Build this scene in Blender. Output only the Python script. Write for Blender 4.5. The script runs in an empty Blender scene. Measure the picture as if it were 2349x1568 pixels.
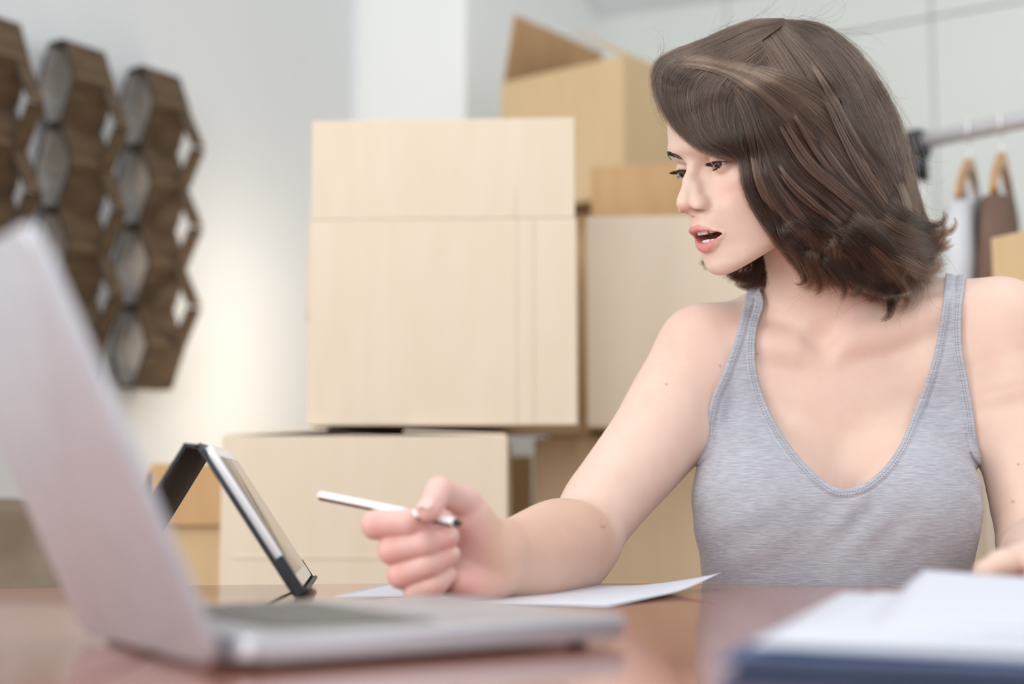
import bpy, bmesh, math, random
import numpy as np
from mathutils import Vector, Matrix

C = bpy.context.scene.collection
scene = bpy.context.scene
rng = np.random.default_rng(7)

# ---------------------------------------------------------------- camera
TABLE_Z = 0.75
CAM_Z = 0.835
FPX = 3262.0
PITCH = math.radians(6.23)
cd = bpy.data.cameras.new('camera')
cam = bpy.data.objects.new('camera', cd); C.objects.link(cam)
cam.location = (0, 0, CAM_Z)
cam.rotation_euler = (math.pi/2 + PITCH, 0, 0)
cd.sensor_width = 36.0
cd.lens = FPX*36.0/2349.0
cd.clip_start = 0.01
cd.dof.use_dof = True
cd.dof.focus_distance = 1.40
cd.dof.aperture_fstop = 2.3
scene.camera = cam

# ---------------------------------------------------------------- view
scene.view_settings.view_transform = 'Standard'
scene.view_settings.look = 'None'
scene.view_settings.gamma = 1.0
scene.view_settings.use_curve_mapping = False
scene.view_settings.exposure = 0.42

# ---------------------------------------------------------------- world: overcast daylight
w = bpy.data.worlds.new('world'); scene.world = w
w.use_nodes = True
bg = w.node_tree.nodes['Background']
bg.inputs[0].default_value = (0.90, 0.95, 1.0, 1)
bg.inputs[1].default_value = 0.62

def area(name, loc, target, sx, sy, power, col):
    l = bpy.data.lights.new(name, 'AREA'); l.shape = 'RECTANGLE'
    l.size = sx; l.size_y = sy; l.energy = power; l.color = col
    o = bpy.data.objects.new(name, l); C.objects.link(o)
    o.location = loc
    d = Vector(target) - Vector(loc)
    o.rotation_euler = d.to_track_quat('-Z', 'Y').to_euler()
    return o
# unseen area lights added for soft room light: left, front, right and overhead
area('added_light_left', (-2.15, 0.15, 1.55), (0.4, 1.45, 1.05), 1.5, 1.6, 27, (1.0, 0.98, 0.95))  # added inside the room, turned to brighten her face
area('added_light_front', (-0.9, -2.2, 1.9), (0.2, 1.8, 1.0), 2.0, 1.6, 31, (1.0, 0.98, 0.96))
area('added_light_right', (2.6, -0.9, 2.2), (0.4, 1.6, 1.0), 1.6, 1.6, 12, (0.95, 0.97, 1.0))
area('added_light_overhead', (0.3, 1.1, 2.9), (0.3, 1.3, 0.8), 1.6, 1.6, 12, (1.0, 0.96, 0.92))
# unseen warm light added behind the left stack, for the glow on the wall
area('added_light_behind_boxes', (-.36, 3.10, 1.10), (-.62, 3.27, 1.10), .12, .7, 1.5, (1.0, .86, .72))

# ---------------------------------------------------------------- helpers
def U(px, py, Y):
    """point of the room seen at pixel (px,py) at distance Y along the room's y axis"""
    a = (px-1174.5)/FPX; b = (784.0-py)/FPX
    d = Vector((a, math.cos(PITCH)-b*math.sin(PITCH), math.sin(PITCH)+b*math.cos(PITCH)))
    return Vector((0, 0, CAM_Z)) + d*(Y/d.y)

def UZ(px, py, z):
    a = (px-1174.5)/FPX; b = (784.0-py)/FPX
    d = Vector((a, math.cos(PITCH)-b*math.sin(PITCH), math.sin(PITCH)+b*math.cos(PITCH)))
    return Vector((0, 0, CAM_Z)) + d*((z-CAM_Z)/d.z)

def link(name, me, mat=None, parent=None, smooth=False):
    o = bpy.data.objects.new(name, me); C.objects.link(o)
    if mat is not None and len(me.materials) == 0: me.materials.append(mat)
    if parent is not None: o.parent = parent
    if smooth:
        me.polygons.foreach_set('use_smooth', [True]*len(me.polygons))
    return o

def obj(name, bm, mat=None, parent=None, smooth=False, matrix=None):
    me = bpy.data.meshes.new(name)
    bmesh.ops.recalc_face_normals(bm, faces=bm.faces[:])
    bm.to_mesh(me); bm.free()
    o = link(name, me, mat, parent, smooth)
    if matrix is not None: o.matrix_local = matrix
    return o

def mesh_np(name, verts, faces, mat=None, parent=None, smooth=True):
    me = bpy.data.meshes.new(name)
    verts = np.asarray(verts, dtype=np.float32); faces = np.asarray(faces, dtype=np.int32)
    n = faces.shape[1]
    me.vertices.add(len(verts)); me.vertices.foreach_set('co', verts.ravel())
    me.loops.add(faces.size); me.loops.foreach_set('vertex_index', faces.ravel())
    me.polygons.add(len(faces)); me.polygons.foreach_set('loop_start', np.arange(0, faces.size, n, dtype=np.int32))
    me.update(calc_edges=True); me.validate()
    return link(name, me, mat, parent, smooth)

def thing(name, label, cat, loc=(0, 0, 0), rotz=0.0, group=None):
    o = bpy.data.objects.new(name, None); C.objects.link(o)
    o.empty_display_size = 0.05
    o.location = loc; o.rotation_euler = (0, 0, rotz)
    o['label'] = label; o['category'] = cat
    if group: o['group'] = group
    return o

def tag(o, label, cat, group=None):
    o['label'] = label; o['category'] = cat
    if group: o['group'] = group
    return o

def structure(o):
    o['kind'] = 'structure'; return o

def add_box(bm, size, loc=(0, 0, 0), rot=None, bevel=0.0, seg=2):
    M = Matrix.Translation(loc) @ (rot.to_4x4() if rot is not None else Matrix.Identity(4)) @ Matrix.Diagonal((*size, 1))
    r = bmesh.ops.create_cube(bm, size=1.0, matrix=M)
    if bevel > 0:
        es = list({e for v in r['verts'] for e in v.link_edges})
        bmesh.ops.bevel(bm, geom=es, offset=bevel, segments=seg, affect='EDGES', profile=0.5)
    return bm

def box_bm(size, loc=(0, 0, 0), bevel=0.0, seg=2, rot=None):
    return add_box(bmesh.new(), size, loc, rot, bevel, seg)

def tube_bm(pts, r, n=12, cap=True, bm=None):
    """round tube along points; r a number or one radius per point"""
    bm = bm or bmesh.new()
    pts = [Vector(p) for p in pts]
    rs = [r]*len(pts) if isinstance(r, (int, float)) else list(r)
    rings = []; up = None
    for i, p in enumerate(pts):
        t = (pts[min(i+1, len(pts)-1)] - pts[max(i-1, 0)]).normalized()
        if up is None:
            up = t.orthogonal().normalized()
        else:
            up = (up - t*up.dot(t)).normalized()
        sd = t.cross(up)
        rings.append([bm.verts.new(p + (up*math.cos(2*math.pi*k/n) + sd*math.sin(2*math.pi*k/n))*rs[i]) for k in range(n)])
    for a, b in zip(rings, rings[1:]):
        for k in range(n):
            bm.faces.new((a[k], a[(k+1) % n], b[(k+1) % n], b[k]))
    if cap:
        bm.faces.new(rings[0][::-1]); bm.faces.new(rings[-1])
    return bm

def prism_bm(poly, z0, z1, bm=None):
    """polygon (x,y) extruded from z0 to z1"""
    bm = bm or bmesh.new()
    a = [bm.verts.new((x, y, z0)) for x, y in poly]
    b = [bm.verts.new((x, y, z1)) for x, y in poly]
    bm.faces.new(a[::-1]); bm.faces.new(b)
    n = len(poly)
    for i in range(n):
        bm.faces.new((a[i], a[(i+1) % n], b[(i+1) % n], b[i]))
    return bm

# ---------------------------------------------------------------- materials
def mat(name, col, rough=0.5, metal=0.0, spec=0.5, **kw):
    m = bpy.data.materials.new(name); m.use_nodes = True
    b = m.node_tree.nodes['Principled BSDF']
    b.inputs['Base Color'].default_value = (*col, 1)
    b.inputs['Roughness'].default_value = rough
    b.inputs['Metallic'].default_value = metal
    b.inputs['Specular IOR Level'].default_value = spec
    for k, v in kw.items(): b.inputs[k.replace('_', ' ')].default_value = v
    return m

def nd(m, typ, **kw):
    n = m.node_tree.nodes.new(typ)
    for k, v in kw.items(): setattr(n, k, v)
    return n

def noise_mix(m, c1, c2, scale=(1, 1, 1), nscale=5.0, detail=4.0, lo=0.35, hi=0.65, bump=0.0, bscale=None, coord='Object', dist=0.0):
    """base colour varies between c1 and c2 by a noise; optional bump"""
    T = m.node_tree; L = T.links; b = T.nodes['Principled BSDF']
    tc = nd(m, 'ShaderNodeTexCoord'); mp = nd(m, 'ShaderNodeMapping'); mp.inputs['Scale'].default_value = scale
    nz = nd(m, 'ShaderNodeTexNoise'); nz.inputs['Scale'].default_value = nscale; nz.inputs['Detail'].default_value = detail
    nz.inputs['Distortion'].default_value = dist
    cr = nd(m, 'ShaderNodeValToRGB')
    cr.color_ramp.elements[0].position = lo; cr.color_ramp.elements[0].color = (*c1, 1)
    cr.color_ramp.elements[1].position = hi; cr.color_ramp.elements[1].color = (*c2, 1)
    L.new(tc.outputs[coord], mp.inputs[0]); L.new(mp.outputs[0], nz.inputs['Vector'])
    L.new(nz.outputs['Fac'], cr.inputs[0]); L.new(cr.outputs[0], b.inputs['Base Color'])
    if bump > 0:
        bp = nd(m, 'ShaderNodeBump'); bp.inputs['Strength'].default_value = bump; bp.inputs['Distance'].default_value = 0.002
        if bscale:
            n2 = nd(m, 'ShaderNodeTexNoise'); n2.inputs['Scale'].default_value = bscale; n2.inputs['Detail'].default_value = 3
            L.new(mp.outputs[0], n2.inputs['Vector']); L.new(n2.outputs['Fac'], bp.inputs['Height'])
        else:
            L.new(nz.outputs['Fac'], bp.inputs['Height'])
        L.new(bp.outputs[0], b.inputs['Normal'])
    return m

M = {}
M['wall'] = noise_mix(mat('wall_paint', (.71, .735, .74), .7), (.70, .725, .73), (.72, .745, .75), nscale=2.0, bump=.05, bscale=180)
M['pillar'] = noise_mix(mat('pillar_paint', (.84, .86, .85), .6), (.84, .86, .85), (.86, .88, .87), nscale=2.0)
M['closet'] = noise_mix(mat('closet_paint', (.70, .735, .71), .55), (.69, .725, .70), (.71, .745, .72), nscale=2.0)
M['ceiling'] = noise_mix(mat('ceiling_paint', (.76, .80, .83), .8), (.75, .79, .82), (.77, .81, .84), nscale=2.0)
M['floor'] = noise_mix(mat('floor_boards', (.42, .28, .17), .4), (.36, .23, .13), (.46, .31, .19), scale=(1, 8, 1), nscale=3)
M['card'] = noise_mix(mat('cardboard', (.70, .60, .475), .8, spec=.2), (.695, .59, .465), (.71, .61, .49), scale=(6, 6, 1.0), nscale=5, bump=.06, bscale=30)
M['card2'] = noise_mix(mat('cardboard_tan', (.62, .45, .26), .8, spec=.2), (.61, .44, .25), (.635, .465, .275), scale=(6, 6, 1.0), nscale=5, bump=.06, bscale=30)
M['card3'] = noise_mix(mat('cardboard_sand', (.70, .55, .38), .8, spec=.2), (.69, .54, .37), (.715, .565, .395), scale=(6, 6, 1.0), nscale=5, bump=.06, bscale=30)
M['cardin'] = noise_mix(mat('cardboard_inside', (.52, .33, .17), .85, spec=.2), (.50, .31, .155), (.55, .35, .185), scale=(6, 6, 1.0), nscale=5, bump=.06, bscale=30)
# ---------------------------------------------------------------- the room
BETA = math.radians(33)
LD = Vector((math.sin(BETA), math.cos(BETA), 0))      # along the left wall, away
RD = Vector((math.cos(BETA), -math.sin(BETA), 0))     # along the right wall, to the right and nearer
floor = structure(obj('floor', box_bm((8, 8, .1), (0.3, 1.6, -.05)), M['floor']))

def wall_slab(name, p, q, z0, z1, thick, m, side=1):
    """upright slab from p to q; its visible face runs through p and q, its body lies behind"""
    p = Vector((p[0], p[1], 0)); q = Vector((q[0], q[1], 0)); d = (q-p).normalized(); n = Vector((-d.y, d.x, 0))*side*thick
    poly = [(p.x, p.y), (q.x, q.y), (q.x+n.x, q.y+n.y), (p.x+n.x, p.y+n.y)]
    return structure(obj(name, prism_bm(poly, z0, z1), m))

LW0 = U(200, 600, 2.95); LW0.z = 0                      # a point of the left wall
def lw(t): return LW0 + LD*t
tl = 0.86
wall_slab('wall_left', lw(-1.3), lw(tl), 0, 3.0, .12, M['wall'], 1)
# the corner pillar: front bright, its right side turned away
pe = lw(tl)
P0 = pe + RD*0.0 - LD*0.0
pil_l = Vector((U(812, 300, pe.y+.02).x, pe.y+.02, 0))
pil_r = Vector((U(1068, 300, pe.y-.11).x, pe.y-.11, 0))
pd = (pil_r-pil_l); pb = LD*.75
structure(obj('trim_1', prism_bm([(pil_l.x, pil_l.y), (pil_r.x, pil_r.y), (pil_r.x+pb.x, pil_r.y+pb.y), (pil_l.x+pb.x, pil_l.y+pb.y)], 0, 3.0), M['pillar']))
# right wall: a run of plain closet panels
CW0 = U(1268, 58, 4.25)
def rw(t): return Vector((CW0.x, CW0.y, 0)) + RD*t
wall_slab('wall_right', rw(-.6), rw(2.6), 0, 3.2, .1, M['closet'], 1)
def on_rw(px):   # distance along the right wall at which pixel column px meets it
    a = (px-1174.5)/FPX
    # x = a*k, y = k  (pitch is small; solved on the ground plan)
    return (a*CW0.y - CW0.x)/(RD.x - a*RD.y)
Z_ = lambda px, py: U(px, py, rw(on_rw(px)).y).z
closet = thing('built_in_closet', 'pale green built-in closet with plain tall doors along the right wall behind the woman', 'closet', rw(0), math.atan2(RD.y, RD.x))
zsplit = (Z_(1930, 92) + Z_(2340, 12))/2
seams = [on_rw(1262), on_rw(1690), on_rw(2172), on_rw(2172)+.62, on_rw(2172)+1.24]
for a_, b_ in zip(seams, seams[1:]):
    for z0, z1, nm in ((.08, zsplit-.002, 'door_panel'), (zsplit+.002, 2.62, 'upper_panel')):
        obj(nm, box_bm((b_-a_-.003, .022, z1-z0), ((a_+b_)/2, -.012, (z0+z1)/2), .003), M['closet'], closet)
# sloping ceiling over the closet
n_ = Vector((-RD.y*-1, RD.x*-1, 0))
c0 = U(1262, 60, CW0.y-.02); c1 = U(1700, 2, rw(on_rw(1700)).y-.03)
toward = Vector((-.55, -.83, 0))
bm = bmesh.new()
pts = [c0 + (c0-c1)*.6, c1 + (c1-c0)*1.2]
up = Vector((0, 0, .62))
q = [pts[0], pts[1], pts[1] + toward*1.2 + up, pts[0] + toward*1.2 + up]
vs = [bm.verts.new(p) for p in q] + [bm.verts.new(p + Vector((0, 0, .08))) for p in q]
for f in ((0, 1, 2, 3), (7, 6, 5, 4), (0, 4, 5, 1), (1, 5, 6, 2), (2, 6, 7, 3), (3, 7, 4, 0)): bm.faces.new([vs[i] for i in f])
structure(obj('ceiling', bm, M['ceiling']))
# ---------------------------------------------------------------- cardboard boxes
def carton(label, loc, yaw, w, d, h, flap_len=.16, flaps=None, m='card', group='moving boxes', tab=None, t=.005, mi='cardin'):
    """open carton; loc is the bottom centre of its front face; flaps: side -> opening angle from straight up (deg)"""
    root = thing('cardboard_box', label, 'box', loc, yaw, group)
    mo, mn = M[m], M[mi]
    def two_tone(o, axis, sign):
        # outside and inside of the board differ in colour
        me = o.data; me.materials.clear(); me.materials.append(mo); me.materials.append(mn)
        for p in me.polygons:
            if p.normal[axis]*sign < -.9: p.material_index = 1
        return o
    bev = .0016
    two_tone(obj('panel', box_bm((w, t, h), (0, t/2, h/2), bev), mo, root), 1, -1)
    two_tone(obj('panel', box_bm((w, t, h), (0, d-t/2, h/2), bev), mo, root), 1, 1)
    two_tone(obj('panel', box_bm((t, d-2*t, h), (-w/2+t/2, d/2, h/2), bev), mo, root), 0, -1)
    two_tone(obj('panel', box_bm((t, d-2*t, h), (w/2-t/2, d/2, h/2), bev), mo, root), 0, 1)
    two_tone(obj('bottom_panel', box_bm((w-2*t, d-2*t, t), (0, d/2, t/2), 0), mo, root), 2, -1)
    for side, ang in (flaps or {}).items():
        a = math.radians(ang)
        L = w-.004 if side in 'fb' else d-.006
        o = obj('flap', box_bm((L, t*.8, flap_len), (0, 0, flap_len/2), bev), mo, root)
        two_tone(o, 1, -1)
        if side == 'f': Mx = Matrix.Translation((0, t/2, h+.001)) @ Matrix.Rotation(a, 4, 'X')
        if side == 'b': Mx = Matrix.Translation((0, d-t/2, h+.001)) @ Matrix.Rotation(math.pi, 4, 'Z') @ Matrix.Rotation(a, 4, 'X')
        if side == 'l': Mx = Matrix.Translation((-w/2+t/2, d/2, h+.001)) @ Matrix.Rotation(-math.pi/2, 4, 'Z') @ Matrix.Rotation(a, 4, 'X')
        if side == 'r': Mx = Matrix.Translation((w/2-t/2, d/2, h+.001)) @ Matrix.Rotation(math.pi/2, 4, 'Z') @ Matrix.Rotation(a, 4, 'X')
        o.matrix_local = Mx
    if tab:
        for x0, x1, z0, z1 in tab:
            obj('glue_seam', box_bm((x1-x0, .0016, z1-z0), ((x0+x1)/2, -.0006, (z0+z1)/2), .0006), mo, root)
    return root

def front(px0, px1, py0, py1, Y, skew=0.0):
    """front face of a box from its pixel extents at distance Y: bottom centre, width, height"""
    a = U(px0, py1, Y); b = U(px1, py1, Y); c = U((px0+px1)/2, py0, Y)
    return Vector(((a.x+b.x)/2, Y, a.z)), b.x-a.x, c.z-a.z

# big pale box, top flap standing up
p, w_, h_ = front(700, 1324, 503, 975, 2.10)
flap_h = U(1000, 276, 2.1).z - U(1000, 503, 2.1).z
big = carton('large pale cardboard box with its front flap standing up, topmost of the left stack', p, math.radians(-3.0), w_, .36, h_, flap_h,
       {'f': 1.5, 'l': 178}, tab=[(.107, .112, 0, h_), (.135, .138, 0, h_), (.107, .1105, h_+.004, h_+flap_h-.002)])
zb = p.z
# lower pale box under it
p2, w2, h2 = front(500, 1164, 988, 1400, 2.08)
p2.z = zb-.016-.45
carton('wide pale cardboard box under the large box, behind the pen hand', p2, math.radians(-.8), w2, .38, .45, .15,
       {'l': -87, 'r': -88, 'b': -89}, tab=[(-.19, .03, .45-.178, .45-.174)])
carton('pale cardboard box on the floor under the wide box', Vector((p2.x, p2.y+.004, 0.001)), math.radians(-.8), w2+.005, .38, p2.z-.012, .15, {'b': -89})
# box to the right with a brown flap
p3, w3, h3 = front(1347, 1745, 494, 978, 2.30)
carton('tall pale cardboard box with its back flap up, right of the black gap', p3, math.radians(-4.5), w3, .32, h3, .16, {'b': 2}, mi='cardin')
z3 = p3.z
# darker box below it
p4, w4, h4 = front(1226, 1640, 1003, 1400, 2.42)
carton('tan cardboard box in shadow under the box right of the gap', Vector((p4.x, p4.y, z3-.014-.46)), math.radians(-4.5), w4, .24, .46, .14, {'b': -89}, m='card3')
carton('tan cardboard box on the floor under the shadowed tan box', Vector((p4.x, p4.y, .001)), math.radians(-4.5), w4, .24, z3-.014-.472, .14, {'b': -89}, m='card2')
# box in the gap between the two stacks, farther back
p5, w5, h5 = front(1130, 1222, 1046, 1400, 2.90)
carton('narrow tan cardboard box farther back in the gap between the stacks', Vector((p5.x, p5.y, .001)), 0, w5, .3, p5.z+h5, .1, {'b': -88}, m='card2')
# upper open box seen corner-on, on a stack hidden behind
N_ = U(1428, 127, 2.92); L_ = U(1150, 191, 3.12)
fx_ = Vector((N_.x-L_.x, N_.y-L_.y, 0)); w6 = fx_.length; yaw6 = math.atan2(fx_.y, fx_.x); h6 = .30
ctr6 = Vector(((N_.x+L_.x)/2, (N_.y+L_.y)/2, N_.z-h6))
carton('open tan cardboard box with flaps spread, topmost and seen corner-on behind the woman', ctr6, yaw6, w6, .36, h6, .155,
       {'l': -12, 'b': 40, 'r': -57}, m='card2')
zz = N_.z-h6-.012
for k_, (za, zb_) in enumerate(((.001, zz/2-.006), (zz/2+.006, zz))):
    carton(['tan cardboard box on the floor at the back of the stacks', 'tan cardboard box under the corner-on open box at the back'][k_], Vector((ctr6.x+.17, ctr6.y+.02, za)), math.radians(-8), .40, .34, zb_-za, .12, {'b': -89}, m='cardin')  # dark inside board used outside as well: gap shade put into the colour
# two unseen boxes added behind the large box, to shade the gap between stacks
carton('unseen pale cardboard box added on the floor directly behind the left stack', Vector((-.145, 2.50, .001)), 0, .20, .28, zb+.01, .09, {'b': -89})
carton('unseen pale cardboard box added directly behind the large pale box to shade the gap', Vector((-.072, 2.49, zb+.026)), math.radians(-1), .365, .34, .40, .15, {'b': -89})
# open box behind the tablet
p7, w7, h7 = front(352, 520, 1066, 1400, 2.30)
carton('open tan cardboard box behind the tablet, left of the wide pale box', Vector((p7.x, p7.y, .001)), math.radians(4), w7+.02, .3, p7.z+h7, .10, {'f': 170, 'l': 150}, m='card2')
# boxes at the right edge, behind her shoulder
p8, w8, h8 = front(2262, 2800, 655, 1400, 1.86)
carton('pale cardboard box at the right behind her shoulder', Vector((p8.x, p8.y, .42)), math.radians(4), w8, .34, p8.z+h8-.42, .12, {'b': -88, 'l': -87})
carton('pale cardboard box on the floor at the right', Vector((p8.x, p8.y, .001)), math.radians(4), w8, .34, .405, .12, {'b': -88})
a8 = U(2254, 528, 2.10); b8 = U(2352, 470, 2.02)
f8 = Vector((b8.x-a8.x, b8.y-a8.y, 0)); yaw8 = math.atan2(f8.y, f8.x); w9 = .26
carton('tan cardboard box standing on the pale box at the right edge of the picture', Vector((a8.x, a8.y, p8.z+h8+.008))+f8.normalized()*(w9/2)+Vector((.012, 0, 0)), yaw8, w9, .12, a8.z-p8.z-h8-.02, .05, {'b': -80}, m='card2')
# ---------------------------------------------------------------- honeycomb shelf on the left wall
M['darkwood'] = noise_mix(mat('weathered_wood', (.14, .09, .05), .6, spec=.3), (.070, .043, .022), (.145, .092, .048), scale=(2, 2, 9), nscale=6, bump=.3)
M['woodedge'] = noise_mix(mat('wood_edge', (.03, .024, .02), .6), (.022, .018, .015), (.045, .034, .027), nscale=20)
LN = Vector((math.cos(BETA), -math.sin(BETA), 0))               # out of the left wall
shelf = thing('honeycomb_shelf', 'dark wooden honeycomb wall shelf of hexagon cells on the left wall', 'shelf', lw(0.0)+Vector((0, 0, 1.4)), math.atan2(LD.y, LD.x))
M['woodpale'] = noise_mix(mat('wood_inside_pale', (.34, .31, .28), .6), (.36, .345, .33), (.46, .44, .42), scale=(2, 2, 9), nscale=6)
HA, HH, HL = .056, .1725, .105          # half reach out of the wall, cell height, board length along the wall
def strip_mesh(a, b, y0, y1, th, inner):
    """board between a and b (out of the wall, up) running along the wall from y0 to y1"""
    a = Vector(a); b = Vector(b); d = (b-a).normalized(); n = Vector((d.y, -d.x))*th/2
    q2 = [a-n, b-n, b+n, a+n]
    bm = bmesh.new()
    q = [bm.verts.new((y0, -p.x, p.y)) for p in q2]+[bm.verts.new((y1, -p.x, p.y)) for p in q2]
    for f in ((0, 1, 2, 3), (7, 6, 5, 4), (0, 4, 5, 1), (1, 5, 6, 2), (2, 6, 7, 3), (3, 7, 4, 0)): bm.faces.new([q[k] for k in f])
    bmesh.ops.recalc_face_normals(bm, faces=bm.faces[:])
    me = bpy.data.meshes.new('board'); bm.to_mesh(me); bm.free()
    me.materials.append(M['darkwood']); me.materials.append(M['woodedge']); me.materials.append(M['woodpale'])
    for p in me.polygons:
        if abs(p.normal.x) > .9: p.material_index = 1
        elif inner and p.normal.y < -.3: p.material_index = 2
    return me
h2_ = HH/2
cell = [((HA, 0), (HA*.35, h2_), 0), ((HA*.35, h2_), (-HA*.45, h2_), 0), ((-HA*.45, h2_), (-HA, 0), 1),
        ((-HA, 0), (-HA*.45, -h2_), 1), ((-HA*.45, -h2_), (HA*.35, -h2_), 0), ((HA*.35, -h2_), (HA, 0), 0)]
k_ = .965
cme = [strip_mesh((a[0]*k_, a[1]*k_), (b_[0]*k_, b_[1]*k_), 0, HL, .0075, inn) for a, b_, inn in cell]
outer = [strip_mesh((HA-.001, h2_-.004), (HA+.044, .003), HL*.66, HL, .0065, 0), strip_mesh((HA+.044, -.003), (HA-.001, -h2_+.004), HL*.66, HL, .0065, 0)]
s3 = .066
for ci in range(-4, 1):
    for r in range(4):
        z = 1.668-HH*r-1.4
        for me in cme:
            o = bpy.data.objects.new('board', me); C.objects.link(o); o.parent = shelf; o.location = (s3+.211*ci, -.060, z)
        if r < 3:
            for me in outer:
                o = bpy.data.objects.new('board', me); C.objects.link(o); o.parent = shelf; o.location = (s3+.211*ci, -.060, z-h2_)

# ---------------------------------------------------------------- sofa at the far left
M['taupe'] = noise_mix(mat('taupe_fabric', (.20, .155, .115), .9, spec=.1), (.165, .125, .09), (.235, .185, .14), nscale=9, bump=.3, bscale=220)
sofa = thing('armchair', 'taupe fabric armchair with a low square back below the honeycomb shelf', 'armchair', (-.91, 2.3, 0), math.radians(-5))
zt_ = U(60, 1143, 2.3).z
obj('backrest', box_bm((.52, .14, zt_-.30), (0, .0, .30+(zt_-.30)/2), .03, 4), M['taupe'], sofa, True)
obj('seat', box_bm((.40, .50, .16), (0, -.325, .36), .04, 4), M['taupe'], sofa, True)
obj('base', box_bm((.52, .56, .12), (0, -.28, .20), .015, 3), M['taupe'], sofa, True)
for sx in (-.23, .23): obj('arm', box_bm((.055, .50, .34), (sx, -.325, .43), .02, 4), M['taupe'], sofa, True)
for sx in (-.21, .21):
    for sy in (-.03, -.50): obj('leg', tube_bm([(sx, sy, 0), (sx, sy, .145)], .02, 10), M['woodedge'], sofa)

# ---------------------------------------------------------------- clothes rail with two garments
M['chrome'] = mat('chrome_tube', (.86, .86, .89), .25, .35)
M['blackplastic'] = mat('black_plastic', (.018, .020, .024), .4)
M['hangerwood'] = noise_mix(mat('hanger_wood', (.52, .25, .075), .35), (.46, .21, .06), (.58, .29, .09), scale=(1, 1, 9), nscale=8)
RL = U(2104, 326, 2.60); rd_ = Vector((.673, -.740, 0))
rail = thing('clothes_rail', 'chrome clothes rail with black corner joint and white post behind the woman', 'clothes rail', (RL.x, RL.y, 0), math.atan2(rd_.y, rd_.x))
obj('rail_tube', tube_bm([(.012, 0, RL.z), (1.15, 0, RL.z)], .0155, 20), M['chrome'], rail, True)
obj('corner_joint', box_bm((.036, .044, .050), (0, 0, RL.z-.004), .006, 3), M['blackplastic'], rail, True)
obj('joint_sleeve', tube_bm([(0, 0, RL.z-.075), (0, 0, RL.z-.02)], .019, 18), M['blackplastic'], rail, True)
M['whitetube'] = mat('white_tube', (.85, .86, .87), .3)
obj('post', tube_bm([(0, 0, .06), (0, 0, RL.z-.04)], .014, 18), M['whitetube'], rail, True)
obj('post', tube_bm([(1.15, 0, .06), (1.15, 0, RL.z)], .014, 18), M['whitetube'], rail, True)
for x in (0, 1.15): obj('foot', box_bm((.05, .46, .05), (x, 0, .03), .01, 3), M['blackplastic'], rail, True)
def hanger(label, px, ang):
    a = (px-1174.5)/FPX; t = (a*RL.y-RL.x)/(rd_.x-a*rd_.y); p = RL+rd_*t
    h = thing('clothes_hanger', label, 'hanger', p, ang, 'wooden hangers on the clothes rail')
    # hook over the tube
    hk = [(0, .020*math.sin(u), .0205*math.cos(u)+.000) for u in np.linspace(-2.3, 2.2, 18)]
    hk = [(y, 0, z) for _, y, z in hk]
    pts = hk+[(.008, 0, -.022), (.001, 0, -.035), (0, 0, -.068)]
    obj('hook', tube_bm(pts, .0022, 8), M['chrome'], h, True)
    pts = []; rs = []
    for u in np.linspace(-1, 1, 27):
        x = u*.205; z = -.062-.085*abs(u)**1.25-.012*abs(u)**4
        pts.append((x, .0, z)); rs.append(.0150-.005*abs(u))
    bm = tube_bm(pts, rs, 12)
    for v in bm.verts: v.co.y *= .55
    obj('body', bm, M['hangerwood'], h, True)
    return h, p
h1, hp1 = hanger('wooden clothes hanger nearest the rail corner, holding a grey garment', 2246, math.radians(66))
h2, hp2 = hanger('wooden clothes hanger holding a brown garment, second from the rail corner', 2322, math.radians(66))
M['greycloth'] = noise_mix(mat('grey_knit', (.40, .42, .46), .9, spec=.1), (.36, .38, .42), (.45, .47, .51), scale=(1, 1, .2), nscale=30, bump=.2)
M['browncloth'] = noise_mix(mat('brown_knit', (.185, .118, .092), .9, spec=.1), (.16, .10, .078), (.21, .135, .106), scale=(1, 1, .2), nscale=30, bump=.2)
M['palecloth'] = noise_mix(mat('pale_knit', (.62, .63, .66), .9, spec=.1), (.58, .59, .62), (.66, .67, .70), scale=(1, 1, .2), nscale=30, bump=.2)
def garment(label, p, ang, m, wtop, hem, m2, sleeve=True):
    g = thing('hanging_top', label, 'garment', p, ang, 'garments on the clothes rail')
    vs = []; fs = []; zs = [-.085, -.10, -.125, -.16, -.22, -.30, -.42, -.55, -hem]; n = 28
    for zi, z in enumerate(zs):
        k = min(1, zi/3.0)
        w_ = [.055, .11, .165, .205, .20, .198, .20, .205, .21][zi]*wtop; d = [.010, .013, .016, .019, .021, .023, .025, .026, .027][zi]
        for j in range(n):
            a = 2*math.pi*j/n; f = 1+.05*math.sin(a*5+z*9)*(zi/8)
            vs.append((w_*math.cos(a)*f, d*math.sin(a)*(1+.3*math.sin(a*7+z*6)*(zi/8)), z-abs(math.cos(a))*(.085 if zi < 3 else .02)*(1-k*.8)))
    for i in range(len(zs)-1):
        for j in range(n): fs.append((i*n+j, (i+1)*n+j, (i+1)*n+(j+1) % n, i*n+(j+1) % n))
    mesh_np('cloth_body', vs, fs, m, g)
    if sleeve:
        for s in (-1, 1):
            obj('sleeve', tube_bm([(s*.185*wtop, 0, -.17), (s*.215*wtop, 0, -.27), (s*.225*wtop, .01, -.42), (s*.225*wtop, .015, -.58)], [.020, .027, .026, .024], 14), m2, g, True)
    return g
garment('grey long sleeved top hanging nearest the rail corner', hp1, math.radians(66), M['greycloth'], 1.0, .68, M['palecloth'])
garment('brown long sleeved top hanging beside the grey one', hp2, math.radians(66), M['browncloth'], 1.0, .70, M['browncloth'])
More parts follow.
